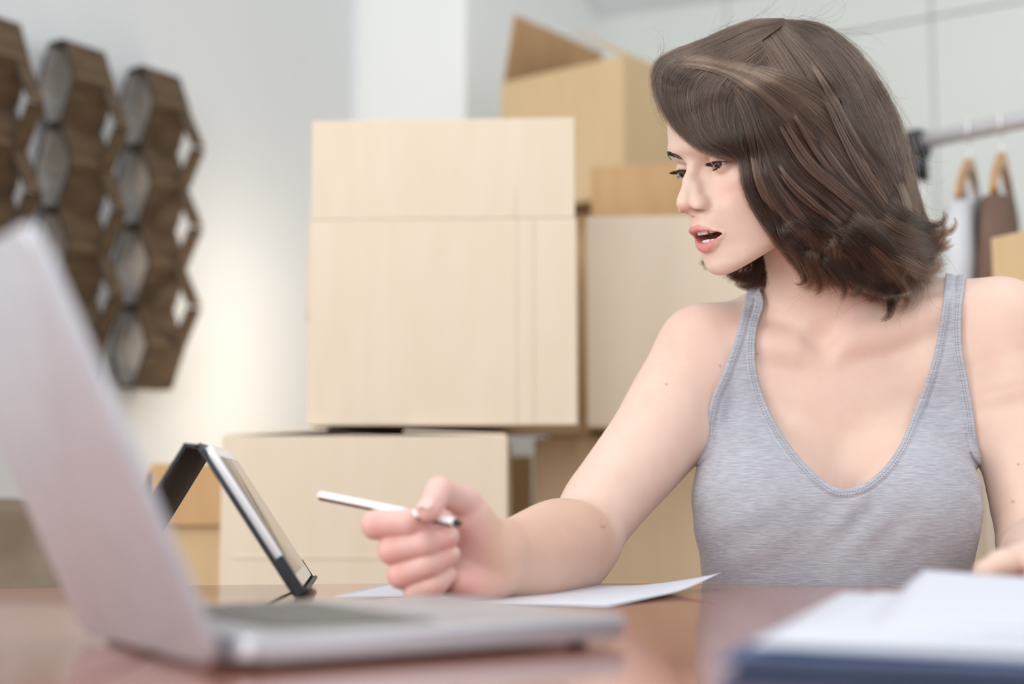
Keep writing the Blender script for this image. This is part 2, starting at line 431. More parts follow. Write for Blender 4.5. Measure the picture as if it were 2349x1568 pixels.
# ---------------------------------------------------------------- the oval table
m = mat('lacquered_brown', (.20, .085, .045), .16, 0, .55)
noise_mix(m, (.35, .132, .094), (.41, .16, .115), scale=(1.2, 14, 1), nscale=4, detail=6, lo=.3, hi=.7)
m.node_tree.nodes['Principled BSDF'].inputs['Coat Weight'].default_value = .45
m.node_tree.nodes['Principled BSDF'].inputs['Coat Roughness'].default_value = .06
M['table'] = m
tab = thing('table', 'glossy brown oval table with a joint across its top', 'table', (0, .74, 0))
SEAM = -.197
def leaf(x0, x1):
    pts = []
    ea, eb = .97, .70
    xs = np.linspace(x0, x1, 48)
    up = [(x, eb*math.sqrt(max(0, 1-(x/ea)**2))) for x in xs]
    pts = up + [(x, -y) for x, y in reversed(up)]
    bm = bmesh.new()
    lay = []
    for dz, ins in ((-.030, .004), (-.026, 0), (-.005, 0), (-.0015, .0015), (0, .005)):
        lay.append([bm.verts.new((min(max(x, x0+ins*.4), x1-ins*.4), y*(1-ins/.7), TABLE_Z+dz)) for x, y in pts])
    n = len(pts)
    for a, b in zip(lay, lay[1:]):
        for i in range(n): bm.faces.new((a[i], a[(i+1) % n], b[(i+1) % n], b[i]))
    bm.faces.new(lay[0][::-1]); bm.faces.new(lay[-1])
    bmesh.ops.remove_doubles(bm, verts=bm.verts[:], dist=1e-5)
    return bm
obj('table_leaf', leaf(-.965, SEAM-.001), M['table'], tab)
obj('table_leaf', leaf(SEAM+.001, .965), M['table'], tab)
obj('apron', box_bm((1.2, .7, .07), (0, 0, TABLE_Z-.066), .004), M['table'], tab)
for sx in (-.56, .56):
    for sy in (-.31, .31): obj('leg', box_bm((.06, .06, TABLE_Z-.03), (sx, sy, (TABLE_Z-.03)/2), .004), M['table'], tab)

# ---------------------------------------------------------------- laptop
M['alu'] = noise_mix(mat('brushed_aluminium', (.60, .60, .63), .38, .85), (.58, .58, .61), (.62, .62, .65), nscale=300)
M['alulid'] = noise_mix(mat('silver_lid', (.56, .55, .58), .42, .6), (.54, .54, .575), (.57, .57, .605), nscale=40)
M['key'] = mat('key_plastic', (.20, .185, .165), .5)
M['screen'] = mat('dark_glass', (.01, .01, .012), .08)
LBZ = TABLE_Z+.0045
A = UZ(545, 1522, LBZ); B = UZ(1455, 1461, LBZ)
bdir = (B-A).normalized(); edir = Vector((-bdir.y, bdir.x, 0)); LDp = (B-A).length; LW = .222
LT = .0125
def pj(p):
    x, y, z = p.x, p.y, p.z-CAM_Z
    d = y*math.cos(PITCH)+z*math.sin(PITCH); u = -y*math.sin(PITCH)+z*math.cos(PITCH)
    return 1174.5+FPX*x/d, 784-FPX*u/d
best = None
for L_ in np.linspace(.19, .29, 51):
    for tau in np.linspace(0, .6, 61):
        q = A-bdir*.005+Vector((0, 0, .001))+Vector((0, 0, 1))*(L_*math.cos(tau))-bdir*(L_*math.sin(tau))
        x, y = pj(q); e = (x-84)**2+(y-503)**2
        if best is None or e < best[0]: best = (e, L_, tau)
_, LIDL, TAU = best
print('laptop', LDp, LW, LIDL, math.degrees(TAU), best[0])
lap = thing('laptop', 'open silver laptop seen from behind its lid on the brown table', 'laptop', A)
ML = Matrix(((bdir.x, edir.x, 0, 0), (bdir.y, edir.y, 0, 0), (0, 0, 1, 0), (0, 0, 0, 1)))   # local x: hinge->front, y: along the hinge, z up
def rr_poly(x0, x1, y0, y1, r, n=7):
    P = []
    for cx, cy, a0 in ((x1-r, y0+r, -90), (x1-r, y1-r, 0), (x0+r, y1-r, 90), (x0+r, y0+r, 180)):
        for k in range(n+1):
            a = math.radians(a0+90*k/n); P.append((cx+r*math.cos(a), cy+r*math.sin(a)))
    return P
def slab(poly, z0, z1, bev, m, name, parent, M4):
    bm = prism_bm(poly, z0, z1)
    es = [e for e in bm.edges if abs(e.verts[0].co.z-e.verts[1].co.z) < 1e-9]
    bmesh.ops.bevel(bm, geom=es, offset=bev, segments=3, affect='EDGES', profile=.6)
    o = obj(name, bm, m, parent, True)
    o.data.set_sharp_from_angle(angle=math.radians(40)); o.matrix_local = M4
    return o
slab(rr_poly(0, LDp, 0, LW, .013), 0, LT, .0030, M['alu'], 'base', lap, ML)
slab(rr_poly(.030, .128, .022, LW-.022, .004), LT-.0004, LT+.0002, .0001, M['key'], 'keyboard_deck', lap, ML)
slab(rr_poly(.142, LDp-.010, LW/2-.045, LW/2+.045, .004), LT-.0005, LT+.00015, .0001, M['alulid'], 'trackpad', lap, ML)
kw = (LW-.050)/12
kb = box_bm((.0150, kw-.003, .0014), (0, 0, .0007), .0004, 1); kme = bpy.data.meshes.new('key'); kb.to_mesh(kme); kb.free(); kme.materials.append(M['key'])
for r in range(5):
    for c_ in range(12):
        o = bpy.data.objects.new('key', kme); C.objects.link(o); o.parent = lap
        o.matrix_local = ML @ Matrix.Translation((.041+r*.0190, .025+kw*(c_+.5), LT+.0003))
for fx in (.02, LDp-.02):
    for fy in (.03, LW-.03): o = obj('foot', tube_bm([(fx, fy, -.0044), (fx, fy, .0005)], .006, 12), M['blackplastic'], lap); o.matrix_local = ML
o = obj('hinge', tube_bm([(-.001, .03, LT-.004), (-.001, LW-.03, LT-.004)], .0045, 12), M['blackplastic'], lap, True); o.matrix_local = ML
# lid: in its own plane x up the lid, y along the hinge, z towards the screen side
up_ = Vector((-math.sin(TAU), 0, math.cos(TAU))); nr = Vector((math.cos(TAU), 0, math.sin(TAU)))
MLID = ML @ Matrix(((up_.x, 0, nr.x, -.005), (0, 1, 0, 0), (up_.z, 0, nr.z, .001), (0, 0, 0, 1)))
lid = slab(rr_poly(.0, LIDL, 0, LW, .013), -.0066, 0, .0022, M['alulid'], 'lid', lap, MLID)
o = slab(rr_poly(.022, LIDL-.008, .008, LW-.008, .004), -.0006, .0005, .0002, M['screen'], 'screen', lid, Matrix.Identity(4))

# ---------------------------------------------------------------- tablet in its folding case
M['case'] = noise_mix(mat('black_case', (.012, .013, .016), .45, spec=.5), (.012, .015, .021), (.020, .025, .034), nscale=60, bump=.15)
M['casein'] = noise_mix(mat('case_lining', (.050, .042, .036), .8), (.045, .038, .032), (.058, .048, .041), nscale=80)
M['whitebezel'] = mat('white_bezel', (.80, .80, .82), .18, 0, .5)
M['silveredge'] = mat('silver_edge', (.88, .89, .92), .25, .25)
M['glass'] = mat('tablet_screen_off', (.06, .05, .045), .03, 0, .9, IOR=2.3)
Pn = Vector((-.180, 1.215, TABLE_Z+.003)); Pf = Vector((-.199, 1.405, TABLE_Z+.003))
wd = (Pf-Pn).normalized(); TWd = (Pf-Pn).length; TH = .148
lean = math.radians(33.5)
side_ = Vector((-wd.y, wd.x, 0))                 # to the left of the tablet
tu = side_*math.sin(lean)+Vector((0, 0, 1))*math.cos(lean)
tn = wd.cross(tu)*-1
if tn.x < 0: tn = -tn
tb = thing('tablet', 'white tablet propped up in a black folding case behind the laptop', 'tablet', Pn)
MT = Matrix(((wd.x, tu.x, tn.x, 0), (wd.y, tu.y, tn.y, 0), (wd.z, tu.z, tn.z, 0), (0, 0, 0, 1)))
slab(rr_poly(-.004, TWd+.004, 0, TH+.006, .008), -.004, -.0005, .0010, M['case'], 'case_back', tb, MT)
slab(rr_poly(0, TWd, .004, TH, .008), 0, .0062, .0018, M['silveredge'], 'shell', tb, MT)
slab(rr_poly(.001, TWd-.001, .005, TH-.001, .007), .0062, .0067, .0002, M['whitebezel'], 'bezel', tb, MT)
slab(rr_poly(.008, TWd-.008, .016, TH-.012, .001), .0067, .0070, .0001, M['glass'], 'screen', tb, MT)
for y0, y1, x0, x1 in ((-.001, .036, -.0045, .0015), (-.001, .022, TWd-.0015, TWd+.0045)):
    o = obj('case_corner', box_bm((x1-x0, y1-y0, .0090), ((x0+x1)/2, (y0+y1)/2, .0026), .0012), M['case'], tb); o.matrix_local = MT
o = obj('case_ledge', box_bm((TWd+.006, .0035, .013), (TWd/2, -.0002, .0035), .001), M['case'], tb); o.matrix_local = MT
# spine and stand flap, down to the table on the other side
apex = tu*(TH+.006)-tn*.003
ft = Vector((apex.x, apex.y, 0))+side_*.076; ft.z = -.002
bm = bmesh.new()
def strip(P, Q, th, bm):
    d = (Q-P); nn = d.cross(wd).normalized()*th
    q = []
    for o_ in (Vector((0, 0, 0)), nn):
        for a in (P, Q):
            for b_ in (-.004, TWd+.004): q.append(bm.verts.new(a+wd*b_+o_))
    for f in ((0, 1, 3, 2), (4, 6, 7, 5), (0, 4, 5, 1), (2, 3, 7, 6), (0, 2, 6, 4), (1, 5, 7, 3)): bm.faces.new([q[i] for i in f])
strip(apex, apex+side_*.010+Vector((0, 0, .001)), .003, bm)
spine = obj('case_spine', bm, M['case'], tb)
bm = bmesh.new(); strip(apex+side_*.010+Vector((0, 0, .001)), ft+side_*.010, .0028, bm)
fl = obj('case_flap', bm, M['case'], tb)
fl.data.materials.append(M['casein'])
for p in fl.data.polygons:
    if p.normal.dot(side_) < -.5: p.material_index = 1

# ---------------------------------------------------------------- sheets of paper
M['paper'] = noise_mix(mat('paper', (.66, .68, .75), .7, spec=.2), (.655, .675, .745), (.67, .69, .76), nscale=3)
def paper(name, label, corners, lift=lambda u, v: 0, th=.0004, group=None, n=16, cat='paper'):
    c00, c10, c11, c01 = [Vector(c) for c in corners]
    vs = []; fs = []
    ctr = (c00+c10+c11+c01)/4
    for lay in (0, 1):
        for i in range(n+1):
            for j in range(n+1):
                u, v = i/n, j/n
                p = c00*(1-u)*(1-v)+c10*u*(1-v)+c11*u*v+c01*(1-u)*v
                vs.append(p+Vector((0, 0, lift(u, v)+th*lay))-ctr)
    k = (n+1)**2
    for i in range(n):
        for j in range(n):
            a = i*(n+1)+j
            fs.append((a, a+1, a+n+2, a+n+1)); fs.append((k+a, k+a+n+1, k+a+n+2, k+a+1))
    for i in range(n):
        for a, b in ((i, i+1), (n*(n+1)+i+1, n*(n+1)+i)): fs.append((b, a, k+a, k+b))
        a, b = i*(n+1), (i+1)*(n+1); fs.append((a, b, k+b, k+a))
        a, b = i*(n+1)+n, (i+1)*(n+1)+n; fs.append((b, a, k+a, k+b))
    o = mesh_np(name, vs, fs, M['paper'])
    o.location = ctr
    return tag(o, label, cat, group)
Zp = TABLE_Z+.0006
K_ = UZ(1392, 1391, Zp); T_ = U(1655, 1317, 1.335)
d_ = (Vector((T_.x, T_.y, 0))-Vector((K_.x, K_.y, 0))); pl = Vector((-d_.y, d_.x, 0)).normalized()*.21
cK = Vector((K_.x, K_.y, Zp)); cT = Vector((T_.x, T_.y, Zp))
paper('paper_sheet', 'white sheet with a lifted corner lying under the writing hand', (cK, cT, cT+pl, cK+pl),
      lambda u, v: (T_.z-Zp)*(max(0, u-.25)/.75)**1.6*(max(0, 1-v*2.1))**1.5+.0035*math.sin(u*5)**2*max(0, .35-v)*1.2)
c2 = UZ(735, 1367, Zp+.0002)
paper('paper_sheet', 'white sheet poking out left of the fist, beside the tablet', (Vector((-.150, 1.215, Zp+.0012)), Vector((.02, 1.245, Zp+.0012)), Vector((.0, 1.40, Zp+.0012)), Vector((-.105, 1.352, Zp+.0012))),
      lambda u, v: .004*max(0, .35-u)*v*3)

# the pile at the right front: a blue folder with loose sheets
M['folder'] = noise_mix(mat('blue_folder', (.045, .085, .19), .45), (.04, .075, .17), (.055, .10, .22), nscale=20)
M['folderdark'] = mat('folder_edge', (.012, .016, .035), .5)
fa = UZ(1690, 1560, TABLE_Z+.002)
fo = thing('folder', 'dark blue folder under the loose white sheets at the table edge', 'folder', (.092+.94*.18+.342*.125, .650-.342*.18+.94*.125, TABLE_Z+.0005), math.radians(-20))
obj('back_cover', box_bm((.36, .25, .003), (0, 0, .0017), .0008), M['folder'], fo)
obj('contents', box_bm((.350, .24, .007), (.002, 0, .0068), .001), M['folderdark'], fo)
obj('front_cover', box_bm((.36, .25, .003), (0, 0, .0120), .0008), M['folder'], fo)
zf = TABLE_Z+.0146
def on(px, py, Y): return U(px, py, Y)
S = [((1722, 1478, .665), (2480, 1532, .63), (2500, 1392, .93), (1935, 1358, .93)),
     ((1735, 1474, .668), (2480, 1526, .632), (2500, 1386, .928), (1950, 1359, .926)),
     ((1790, 1452, .70), (2500, 1500, .66), (2520, 1366, .94), (2010, 1358, .935)),
     ((1985, 1445, .72), (2500, 1470, .69), (2520, 1345, .95), (2100, 1322, .945)),
     ((2008, 1441, .722), (2500, 1450, .70), (2520, 1336, .955), (2118, 1307, .95))]
labs = ['white sheet lowest in the loose pile on the blue folder', 'white sheet second from the bottom of the loose pile', 'middle white sheet of the loose pile on the blue folder', 'white sheet just under the top one of the loose pile', 'white sheet on top of the loose pile, its back edge raised']
for k, (cs, lb) in enumerate(zip(S, labs)):
    cs = [on(*c) for c in cs]
    for c in cs: c.z = max(c.z, zf+.0011*k)
    paper('paper_sheet', lb, cs, lambda u, v, k=k: -.010*math.sin(v*math.pi)*(1-u)*(.5 if k < 3 else .3)*0+.003*math.sin(u*4+k)*v*(1-v), group='loose white sheets on the blue folder')

# ---------------------------------------------------------------- the pen
M['penwhite'] = mat('white_lacquer', (.86, .86, .84), .3, 0, .5)
M['penbrown'] = mat('pen_underside_red', (.085, .018, .012), .35)
M['penblack'] = mat('black_tip', (.015, .015, .018), .4)
pa = U(734, 1136, 1.205); pb_ = U(1043, 1198, 1.130)
pen = thing('pen', 'white pen with dark underside and black tip held in the right hand', 'pen', pa)
dv = (pb_-pa); zax = dv.normalized(); xax = Vector((0, 0, 1)).cross(zax).normalized(); yax = zax.cross(xax)
MP = Matrix(((xax.x, yax.x, zax.x, 0), (xax.y, yax.y, zax.y, 0), (xax.z, yax.z, zax.z, 0), (0, 0, 0, 1)))
bm = bmesh.new(); Lp = dv.length; n = 12; rp = .0040
rings = []
for z, r in ((0, rp*.9), (.0012, rp), (Lp-.001, rp), (Lp, rp*.85)):
    rings.append([bm.verts.new((r*math.cos(2*math.pi*(k+.5)/n), r*math.sin(2*math.pi*(k+.5)/n), z)) for k in range(n)])
for a, b in zip(rings, rings[1:]):
    for k in range(n): bm.faces.new((a[k], a[(k+1) % n], b[(k+1) % n], b[k]))
bm.faces.new(rings[0][::-1]); bm.faces.new(rings[-1])
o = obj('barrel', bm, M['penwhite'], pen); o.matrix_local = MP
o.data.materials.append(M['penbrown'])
for p in o.data.polygons:  # barrel faces turned downward take the dark red
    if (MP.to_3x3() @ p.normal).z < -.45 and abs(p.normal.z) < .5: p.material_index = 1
o = obj('tip', tube_bm([(0, 0, Lp), (0, 0, Lp+.004), (0, 0, Lp+.0065)], [.0030, .0026, .0012], 12), M['penblack'], pen, True); o.matrix_local = MP
# ---------------------------------------------------------------- implicit surfaces -> one continuous mesh
def smin(a, b, k):
    if k <= 0: return np.minimum(a, b)
    h = np.clip(.5+.5*(b-a)/k, 0, 1)
    return b*(1-h) + a*h - k*h*(1-h)
def smax(a, b, k): return -smin(-a, -b, k)

class Prim:
    __slots__ = ('f', 'c', 'r', 'k', 'op', 'g')
    def __init__(s, f, c, r, k, op='u', g=None):
        s.f = f; s.c = np.asarray(c, float); s.r = r; s.k = k; s.op = op; s.g = g

def cone(a, b, ra, rb, k=.01, op='u', g=None):
    a = np.array(a, float); b = np.array(b, float); ab = b-a; L2 = float(ab@ab)+1e-12
    def f(p):
        t = np.clip(((p-a)@ab)/L2, 0, 1)
        q = p-a-t[:, None]*ab
        return np.sqrt(np.einsum('ij,ij->i', q, q)) - (ra+(rb-ra)*t)
    return Prim(f, (a+b)/2, math.sqrt(L2)/2+max(ra, rb), k, op, g)

def ell(c, r, k=.01, R=None, op='u', g=None):
    """ellipsoid; R rows are its axes"""
    c = np.array(c, float); r = np.array(r, float)
    def f(p):
        q = p-c
        if R is not None: q = q@R.T
        k0 = np.sqrt((((q/r))**2).sum(1)); k1 = np.sqrt(((q/(r*r))**2).sum(1))
        return k0*(k0-1)/np.maximum(k1, 1e-9)
    return Prim(f, c, r.max(), k, op, g)

def chain(pts, rs, k=.01, k_in=.004, g=None):
    """rounded limb through points, one group"""
    out = [cone(a, b, ra, rb, k_in, 'u', g) for a, b, ra, rb in zip(pts, pts[1:], rs, rs[1:])]
    return out

def evaluate(prims, p, cull=None):
    """prims in order; consecutive prims that share a group are joined first (their own k), then met with the rest"""
    d = np.full(len(p), 1.0)
    gcur = None; gd = None; gk = 0
    def flush():
        nonlocal d, gd, gcur
        if gd is not None: d = smin(d, gd, gk)
        gd = None; gcur = None
    for pr in prims:
        if cull is not None:
            if np.linalg.norm(pr.c-cull[0]) - pr.r - cull[1] > .068: continue
        if pr.g != gcur:
            flush(); gcur = pr.g
        v = pr.f(p)
        if pr.g is not None:
            gk = pr.g[1]
            gd = v if gd is None else smin(gd, v, pr.k)
        elif pr.op == 'u': d = smin(d, v, pr.k)
        elif pr.op == 's': d = smax(d, -v, pr.k)
        elif pr.op == 'i': d = smax(d, v, pr.k)
    flush()
    return d

def surface_nets(fn, lo, hi, h, coarse_fn=None):
    """sparse naive surface nets of fn over the box lo..hi with cell h. fn(points, (centre, radius) or None)"""
    B = 8
    lo = np.array(lo, float); hi = np.array(hi, float)
    nb = np.ceil((hi-lo)/(h*B)).astype(int)
    S = 4                                                        # superblocks first
    ns = np.ceil(nb/S).astype(int)
    g = np.stack(np.meshgrid(*[np.arange(n) for n in ns], indexing='ij'), -1).reshape(-1, 3)
    ctr = lo+(g+.5)*(h*B*S)
    dd = fn(ctr, None)
    g = g[np.abs(dd) < h*B*S*.5*1.74*1.4+.02]
    off = np.stack(np.meshgrid(*[np.arange(S)]*3, indexing='ij'), -1).reshape(-1, 3)
    g = (g[:, None]*S+off[None]).reshape(-1, 3)
    ctr = lo+(g+.5)*(h*B)
    dd = np.concatenate([fn(c, None) for c in np.array_split(ctr, max(1, len(ctr)//60000+1))])
    g = g[np.abs(dd) < h*B*.5*1.74*1.75+.002]
    key = (g//3); order = np.lexsort((key[:, 2], key[:, 1], key[:, 0])); g = g[order]
    N = (nb.max()+2)*B+4
    o9 = np.stack(np.meshgrid(*[np.arange(B+1)]*3, indexing='ij'), -1).reshape(-1, 3)
    keys = []; poss = []; quads = []
    edges = []
    V3 = lambda a: a[:, 0]*N*N+a[:, 1]*N+a[:, 2]
    bnd = np.nonzero(np.any(np.diff(key[order], axis=0) != 0, axis=1))[0]+1
    parts = np.split(g, bnd)
    for blk in parts:
        if len(blk) == 0: continue
        base = blk*B
        pts = lo+(base[:, None]+o9[None])*h
        pts = pts.reshape(-1, 3)
        c = pts.mean(0); r = np.sqrt(((pts-c)**2).sum(1).max())
        v = fn(pts, (c, r)).reshape(len(blk), B+1, B+1, B+1)
        s = v < 0
        # cells
        cs = np.zeros((len(blk), B, B, B), int)
        for i in (0, 1):
            for j in (0, 1):
                for k in (0, 1): cs += s[:, i:B+i, j:B+j, k:B+k]
        act = (cs > 0) & (cs < 8)
        bi, i, j, k = np.nonzero(act)
        if len(bi) == 0: continue
        sumv = np.zeros((len(bi), 3)); cnt = np.zeros(len(bi))
        cor = {}
        for a in (0, 1):
            for b in (0, 1):
                for e in (0, 1): cor[a, b, e] = v[bi, i+a, j+b, k+e]
        for ax in range(3):
            for u in (0, 1):
                for w_ in (0, 1):
                    c0 = [u, w_]; c0.insert(ax, 0); c1 = list(c0); c1[ax] = 1
                    f0 = cor[tuple(c0)]; f1 = cor[tuple(c1)]
                    m = (f0 < 0) != (f1 < 0)
                    t = np.where(m, f0/np.where(m, f0-f1, 1), 0)
                    pt = np.zeros((len(bi), 3)); pt[:] = c0; pt[:, ax] = t
                    sumv += pt*m[:, None]; cnt += m
        pos = sumv/cnt[:, None]
        cell = base[bi]+np.stack([i, j, k], 1)
        keys.append(V3(cell+1)); poss.append(lo+(cell+pos)*h)
        for ax in range(3):
            e0 = s[:, :B, :B, :B]
            sl = [slice(None)]+[slice(0, B)]*3; sl[ax+1] = slice(1, B+1)
            e1 = s[tuple(sl)]
            bi, i, j, k = np.nonzero(e0 != e1)
            cell = base[bi]+np.stack([i, j, k], 1)
            edges.append((ax, cell+1, e0[bi, i, j, k]))
    keys = np.concatenate(keys); poss = np.concatenate(poss)
    o = np.argsort(keys); keys = keys[o]; poss = poss[o]
    for ax, cell, flip in edges:
        u, w_ = [(1, 2), (2, 0), (0, 1)][ax]
        du = np.zeros(3, int); du[u] = 1; dw = np.zeros(3, int); dw[w_] = 1
        q = np.stack([V3(cell-du-dw), V3(cell-dw), V3(cell), V3(cell-du)], 1)
        idx = np.searchsorted(keys, q); idx = np.clip(idx, 0, len(keys)-1)
        ok = (keys[idx] == q).all(1)
        idx = idx[ok]; fl = flip[ok]
        idx[~fl] = idx[~fl][:, ::-1]
        quads.append(idx)
    quads = np.concatenate(quads)
    return poss, quads

def relax_project(fn, v, quads, h, it=2):
    """a little smoothing, then back onto the surface by the local gradient"""
    n = len(v)
    for _ in range(it):
        acc = np.zeros_like(v); c = np.zeros(n)
        for a in range(4):
            for b in (1, 3):
                np.add.at(acc, quads[:, a], v[quads[:, (a+b) % 4]]) if False else None
        src = np.concatenate([quads[:, 0], quads[:, 1], quads[:, 2], quads[:, 3]])
        dst = np.concatenate([quads[:, 1], quads[:, 2], quads[:, 3], quads[:, 0]])
        a = np.concatenate([src, dst]); b = np.concatenate([dst, src])
        for ax in range(3): acc[:, ax] = np.bincount(a, v[b, ax], n)
        c = np.bincount(a, minlength=n)
        v = .5*v+.5*acc/np.maximum(c, 1)[:, None]
    return v
# ---------------------------------------------------------------- the woman: body
A_ = lambda px, py, Y: np.array(U(px, py, Y))
PSI = math.radians(63.3); DEL = math.radians(14.9); ROL = math.radians(-4.0); HS = .975
_f = np.array([-math.sin(PSI), -math.cos(PSI), 0]); _z = np.array([0, 0, 1.])
HX = np.array([math.cos(PSI), -math.sin(PSI), 0])              # her left
HY = _f*math.cos(DEL)-_z*math.sin(DEL)                          # forward
HZ = _z*math.cos(DEL)+_f*math.sin(DEL)                          # up
HX, HZ = HX*math.cos(ROL)+HZ*math.sin(ROL), HZ*math.cos(ROL)-HX*math.sin(ROL)
HO = A_(1587, 377.6, 1.400)                                       # root of the nose
HR = np.stack([HX, HY, HZ])                                     # rows = axes
def H(x, y, z): return HO+(HX*x+HY*y+HZ*z)*(.001*HS)                 # head millimetres -> room
def to_head(p): return ((p-HO)@HR.T)*(1000.0/HS)

# front of the face as depth over (x,z), millimetres; the nose, lips and lids are built onto it
FX = np.array([0, 10, 20, 30, 40, 50, 58, 64, 70, 76], float)
FZ = np.array([90, 70, 50, 30, 15, 5, -4, -14, -24, -36, -50, -62, -74, -88, -98, -108, -118, -130], float)
FT = np.array([
 [-30,-31,-33,-38,-46,-57,-68,-79,-92,-110],
 [-12,-13,-15,-19,-26,-36,-47,-58,-74,-96],
 [-3,-4,-6,-10,-17,-28,-40,-52,-69,-92],
 [1,.5,-1,-5,-12,-23,-36,-49,-66,-90],
 [3.5,3.5,2.5,-1,-7,-17,-32,-47,-66,-90],
 [0,-1,-3,-6,-11,-20,-35,-50,-68,-92],
 [-1,-7,-14,-15,-16,-24,-38,-53,-70,-94],
 [0,-3,-11,-14,-15,-21,-35,-50,-68,-92],
 [2,.5,-7,-10.2,-12,-18,-32,-48,-66,-92],
 [4,1.8,-3.5,-9,-13,-21,-35,-50,-67,-94],
 [7,5.5,1,-6,-13,-24,-38,-52,-69,-98],
 [9,7.5,2,-7,-16,-28,-42,-56,-74,-104],
 [7,6,0,-9,-19,-32,-47,-61,-80,-110],
 [1,0,-5,-13,-23,-37,-53,-68,-90,-118],
 [-1,-2,-6,-14,-26,-43,-60,-77,-100,-126],
 [0,-2,-7,-17,-32,-51,-70,-88,-110,-132],
 [-3,-5,-12,-25,-43,-63,-82,-98,-118,-138],
 [-10,-13,-22,-38,-58,-78,-95,-108,-126,-142]], float)
FT += np.interp(FZ[::-1], [-130, 0, 5, 15, 30, 50, 70, 90], [0, 0, 1.5, 5, 7, 8, 8, 6])[::-1][:, None]*np.clip((72-FX)/14, 0, 1)[None]
def cubic_table(xs, T, n):
    """natural resampling of the rows of T (values at xs) to n even samples, Catmull-Rom on uneven knots"""
    x = np.linspace(xs[0], xs[-1], n); i = np.clip(np.searchsorted(xs, x, 'right')-1, 0, len(xs)-2)
    m = np.gradient(T, xs, axis=0)
    hh = (xs[i+1]-xs[i]); t = (x-xs[i])/hh
    t = t.reshape(-1, *([1]*(T.ndim-1))); hh = hh.reshape(t.shape)
    return T[i]*(2*t**3-3*t**2+1)+m[i]*hh*(t**3-2*t**2+t)+T[i+1]*(-2*t**3+3*t**2)+m[i+1]*hh*(t**3-t**2)
_T = FT[::-1].copy(); _zs = FZ[::-1].copy()
_Tm = np.concatenate([_T[:, :0:-1], _T], 1); _xm = np.concatenate([-FX[:0:-1], FX])
_Tm = cubic_table(_zs, _Tm, 441)
_Tm = cubic_table(_xm, _Tm.T.copy(), 305).T
_k = np.exp(-np.linspace(-2, 2, 9)**2); _k /= _k.sum()
for _a in (0, 1):
    _Tp = np.pad(_Tm, [(4, 4) if _a == 0 else (0, 0), (4, 4) if _a == 1 else (0, 0)], 'edge')
    _Tm = np.apply_along_axis(lambda r: np.convolve(r, _k, 'valid'), _a, _Tp)
_gz, _gx = np.gradient(_Tm, .5, .5)
_Lp = np.sqrt(1+_gz**2+_gx**2)
def face_depth(x, z, want_slope=False):
    fx = np.clip((x+76)/.5, 0, 303.99); fz = np.clip((z+130)/.5, 0, 439.99)
    ix = fx.astype(int); iz = fz.astype(int); tx = fx-ix; tz = fz-iz
    def look(T): return (T[iz, ix]*(1-tx)+T[iz, ix+1]*tx)*(1-tz)+(T[iz+1, ix]*(1-tx)+T[iz+1, ix+1]*tx)*tz
    return (look(_Tm), look(_Lp)) if want_slope else look(_Tm)

EYE_C = {1: np.array([31.5, -17.0, -3.5]), -1: np.array([-31.5, -17.0, -3.5])}
EYE_R = 12.0
# lid openings (x measured outward from the middle, z), upper lids lowered: she looks down
LID_UP = np.array([(15.0, -7.0), (19, -5.2), (24, -2.9), (29, -1.9), (34, -2.0), (39, -3.0), (44.5, -5.2)])
LID_LO = np.array([(44.5, -5.2), (40, -7.3), (34, -8.9), (28, -9.3), (22, -8.6), (18, -7.8), (15.0, -7.0)])
def almond(x, z):
    u = np.interp(x, LID_UP[:, 0], LID_UP[:, 1]); l = np.interp(x, LID_LO[::-1, 0], LID_LO[::-1, 1])
    return np.maximum(np.maximum(z-u, l-z), np.maximum(15.0-x, x-44.5))

MOUTH_W = 24.0
UP_TOP = np.array([(-25, -74.2), (-16, -66.8), (-5.5, -61.6), (0, -62.6), (5.5, -61.6), (16, -66.8), (25, -74.2)])
UP_BOT = np.array([(-25, -74.5), (-14, -70.0), (-5, -68.4), (0, -69.2), (5, -68.4), (14, -70.0), (25, -74.5)])
LO_TOP = np.array([(-25, -75.0), (-14, -79.5), (-6, -81.0), (0, -81.3), (6, -81.0), (14, -79.5), (25, -75.0)])
LO_BOT = np.array([(-25, -75.3), (-15, -86), (-7, -91.2), (0, -92.2), (7, -91.2), (15, -86), (25, -75.3)])
_ii = lambda T, x: np.interp(x, T[:, 0], T[:, 1])

